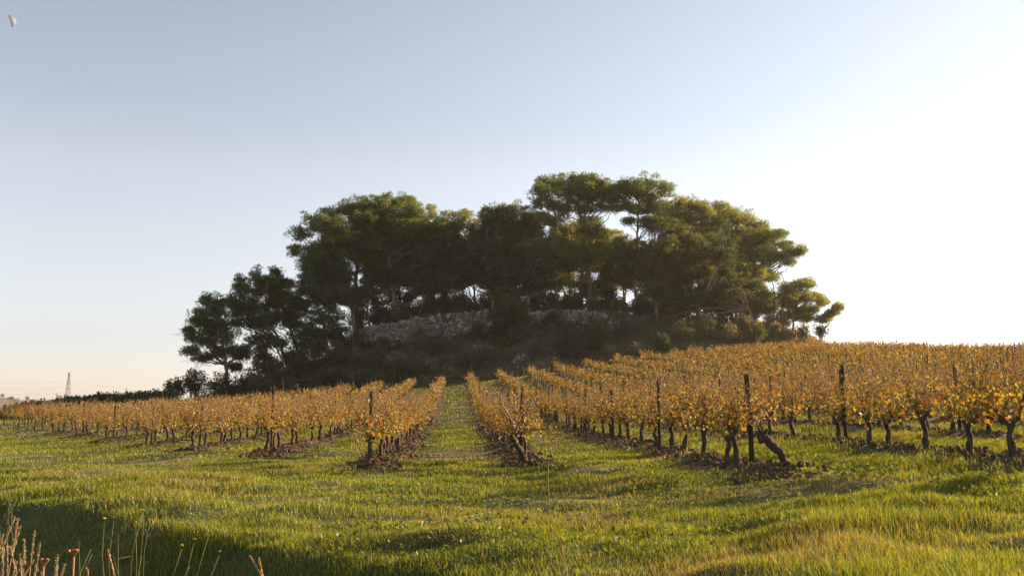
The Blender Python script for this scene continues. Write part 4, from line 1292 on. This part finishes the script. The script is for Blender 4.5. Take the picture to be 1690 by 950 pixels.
for i, (px, py, y, w, lab) in enumerate([(31, 662, 1400, 4, 'tiny white house with tiled roof near the top of the far hill'), (14, 671, 1350, 4, 'tiny pale house low on the far hill beside dark trees'), (28, 675, 1300, 4, 'tiny pale house just above the end of the hedge')]):
    c = at(px, py, y)
    zb = min(c[2], float(hill_z(c[0], y)) + 1)
    mb = MB()
    V = np.array([(sx * w / 2, sy * 3.5, z_) for z_ in (-2, 3.6) for sx, sy in ((-1, -1), (1, -1), (1, 1), (-1, 1))])
    F = np.array([(0, 1, 5, 4), (1, 2, 6, 5), (2, 3, 7, 6), (3, 0, 4, 7), (4, 5, 6, 7)])
    mb.add(V, F)
    root = thing('house', lab, 'house', (c[0], y, zb))
    link('wall', mb.data('house_wall', M['plaster']), root)
    rb = MB()
    q = w / 2 + .4
    rb.add(np.array([(-q, -4, 3.55), (q, -4, 3.55), (q, 4, 3.55), (-q, 4, 3.55), (-q, 0, 5.3), (q, 0, 5.3)]), [np.array([(0, 1, 5, 4), (2, 3, 4, 5), (0, 3, 2, 1)]), np.array([(0, 4, 3), (1, 2, 5)])])
    link('roof', rb.data('house_roof', M['tile']), root)

for i, (px, py, y, rx, ry, lab) in enumerate([(4, 652, 1250, 3, 2.4, 'lone round tree on the bare top of the far hill'), (18, 657, 1200, 5, 2.2, 'flat dark clump of trees along the crest of the far hill'), (24, 662, 1150, 4, 3, 'dark tree in front of the white house on the far hill'),
                                              (45, 657, 1150, 2.6, 4, 'narrow tree rising above the shoulder of the far hill'), (54, 662, 1100, 5, 3, 'wide tree on the falling shoulder of the far hill'), (63, 667, 1050, 4, 2.2, 'low tree at the foot of the far hill slope'), (14, 673, 900, 4, 2, 'dark tree by the low pale house'), (114, 663, 880, 3, 3, 'dark tree at the foot of the tall pylon'), (232, 651, 160, 9, 5, 'hazy thin-leaved tree rising behind the hedge')]):
    c = at(px, py, y); k = y / FPX
    zb = float(hill_z(c[0], y)) if y > 700 else g1(c[0], y)
    zb = min(zb, c[2] - ry * k)
    n = 26; R = np.array([rx * k, rx * k, ry * k])
    pc = c + unit(rng.normal(size=(n, 3))) * rng.random((n, 1)) ** .4 * R
    q = unit(rng.normal(size=(n, 16, 3)))
    P = (pc[:, None] + q * R.mean() * .3).reshape(-1, 3)
    fb = MB(); fb.add(*tufts(P, q.reshape(-1, 3), R.mean() * .25, R.mean() * .08, (.04, .045, .02), 2, .9))
    sb = MB(); sb.add(*tube(curve((c[0], y, zb), c, (0, 0, 0), 4), np.linspace(.05 * R[0] + .1, .04, 4), 5))
    B = np.array([c[0], y, zb])
    root = thing('distant_tree', lab, 'tree', B)
    link('trunk', sb.data('distant_trunk', M['bark'], True, B), root)
    link('crown', fb.data('distant_crown', M['bushleaf'], False, B), root)

# ------------------------------------------------------------------ thin evening haze round the whole place
hm, HN, HL = new_mat('evening_haze')
ho = HN.new('ShaderNodeOutputMaterial'); hv = HN.new('ShaderNodeVolumePrincipled')
hv.inputs['Color'].default_value = (.92, .88, .82, 1)
hv.inputs['Density'].default_value = 0.00016
hv.inputs['Anisotropy'].default_value = 0.45
HL.new(hv.outputs[0], ho.inputs['Volume'])
hb_ = MB()
hb_.add(np.array([(sx, sy, sz) for sz in (-14, 60) for sx, sy in ((-2900, -400), (900, -400), (900, 2900), (-2900, 2900))], float),
        np.array([(3, 2, 1, 0), (4, 5, 6, 7), (0, 1, 5, 4), (1, 2, 6, 5), (2, 3, 7, 6), (3, 0, 4, 7)]))
tag(link('haze', hb_.data('haze', hm)), 'thin warm evening haze over the vineyard and plain', 'haze', None, 'stuff')

# ------------------------------------------------------------------ moon: the half that the sun lights
D = 6000.0
mc = np.array([0, 0, CAM_Z]) + unit(ray(16.2, 35.5)) * D
view = unit(np.array([0, 0, CAM_Z]) - mc)
sd = np.array(SUN_DIR)
R_ = 8.0 / FPX * D * .97
ax_s = unit(sd - (sd @ view) * view)           # bright limb direction as seen
ax_u = np.cross(view, ax_s)
V, F = [], []
nu, nv = 24, 12
for i in range(nu + 1):
    la = -math.pi / 2 + math.pi * i / nu
    for j in range(nv + 1):
        lo = math.radians(4) + math.radians(90) * j / nv     # from the terminator to past the limb
        V.append(R_ * (math.sin(la) * ax_u + math.cos(la) * (math.sin(lo) * ax_s + math.cos(lo) * view)))
V = np.array(V)
a = (np.arange(nu)[:, None] * (nv + 1) + np.arange(nv)[None]).ravel()
F = np.stack([a, a + 1, a + nv + 2, a + nv + 1], -1)
inner = V * .9
nvx = len(V)
F2 = F[:, ::-1] + nvx
mo = link('moon', mesh_data('moon', np.concatenate([V, inner]), [np.concatenate([F, F2])], M['moon'], None, True), None, mc)
tag(mo, 'pale half moon high in the blue evening sky', 'moon')
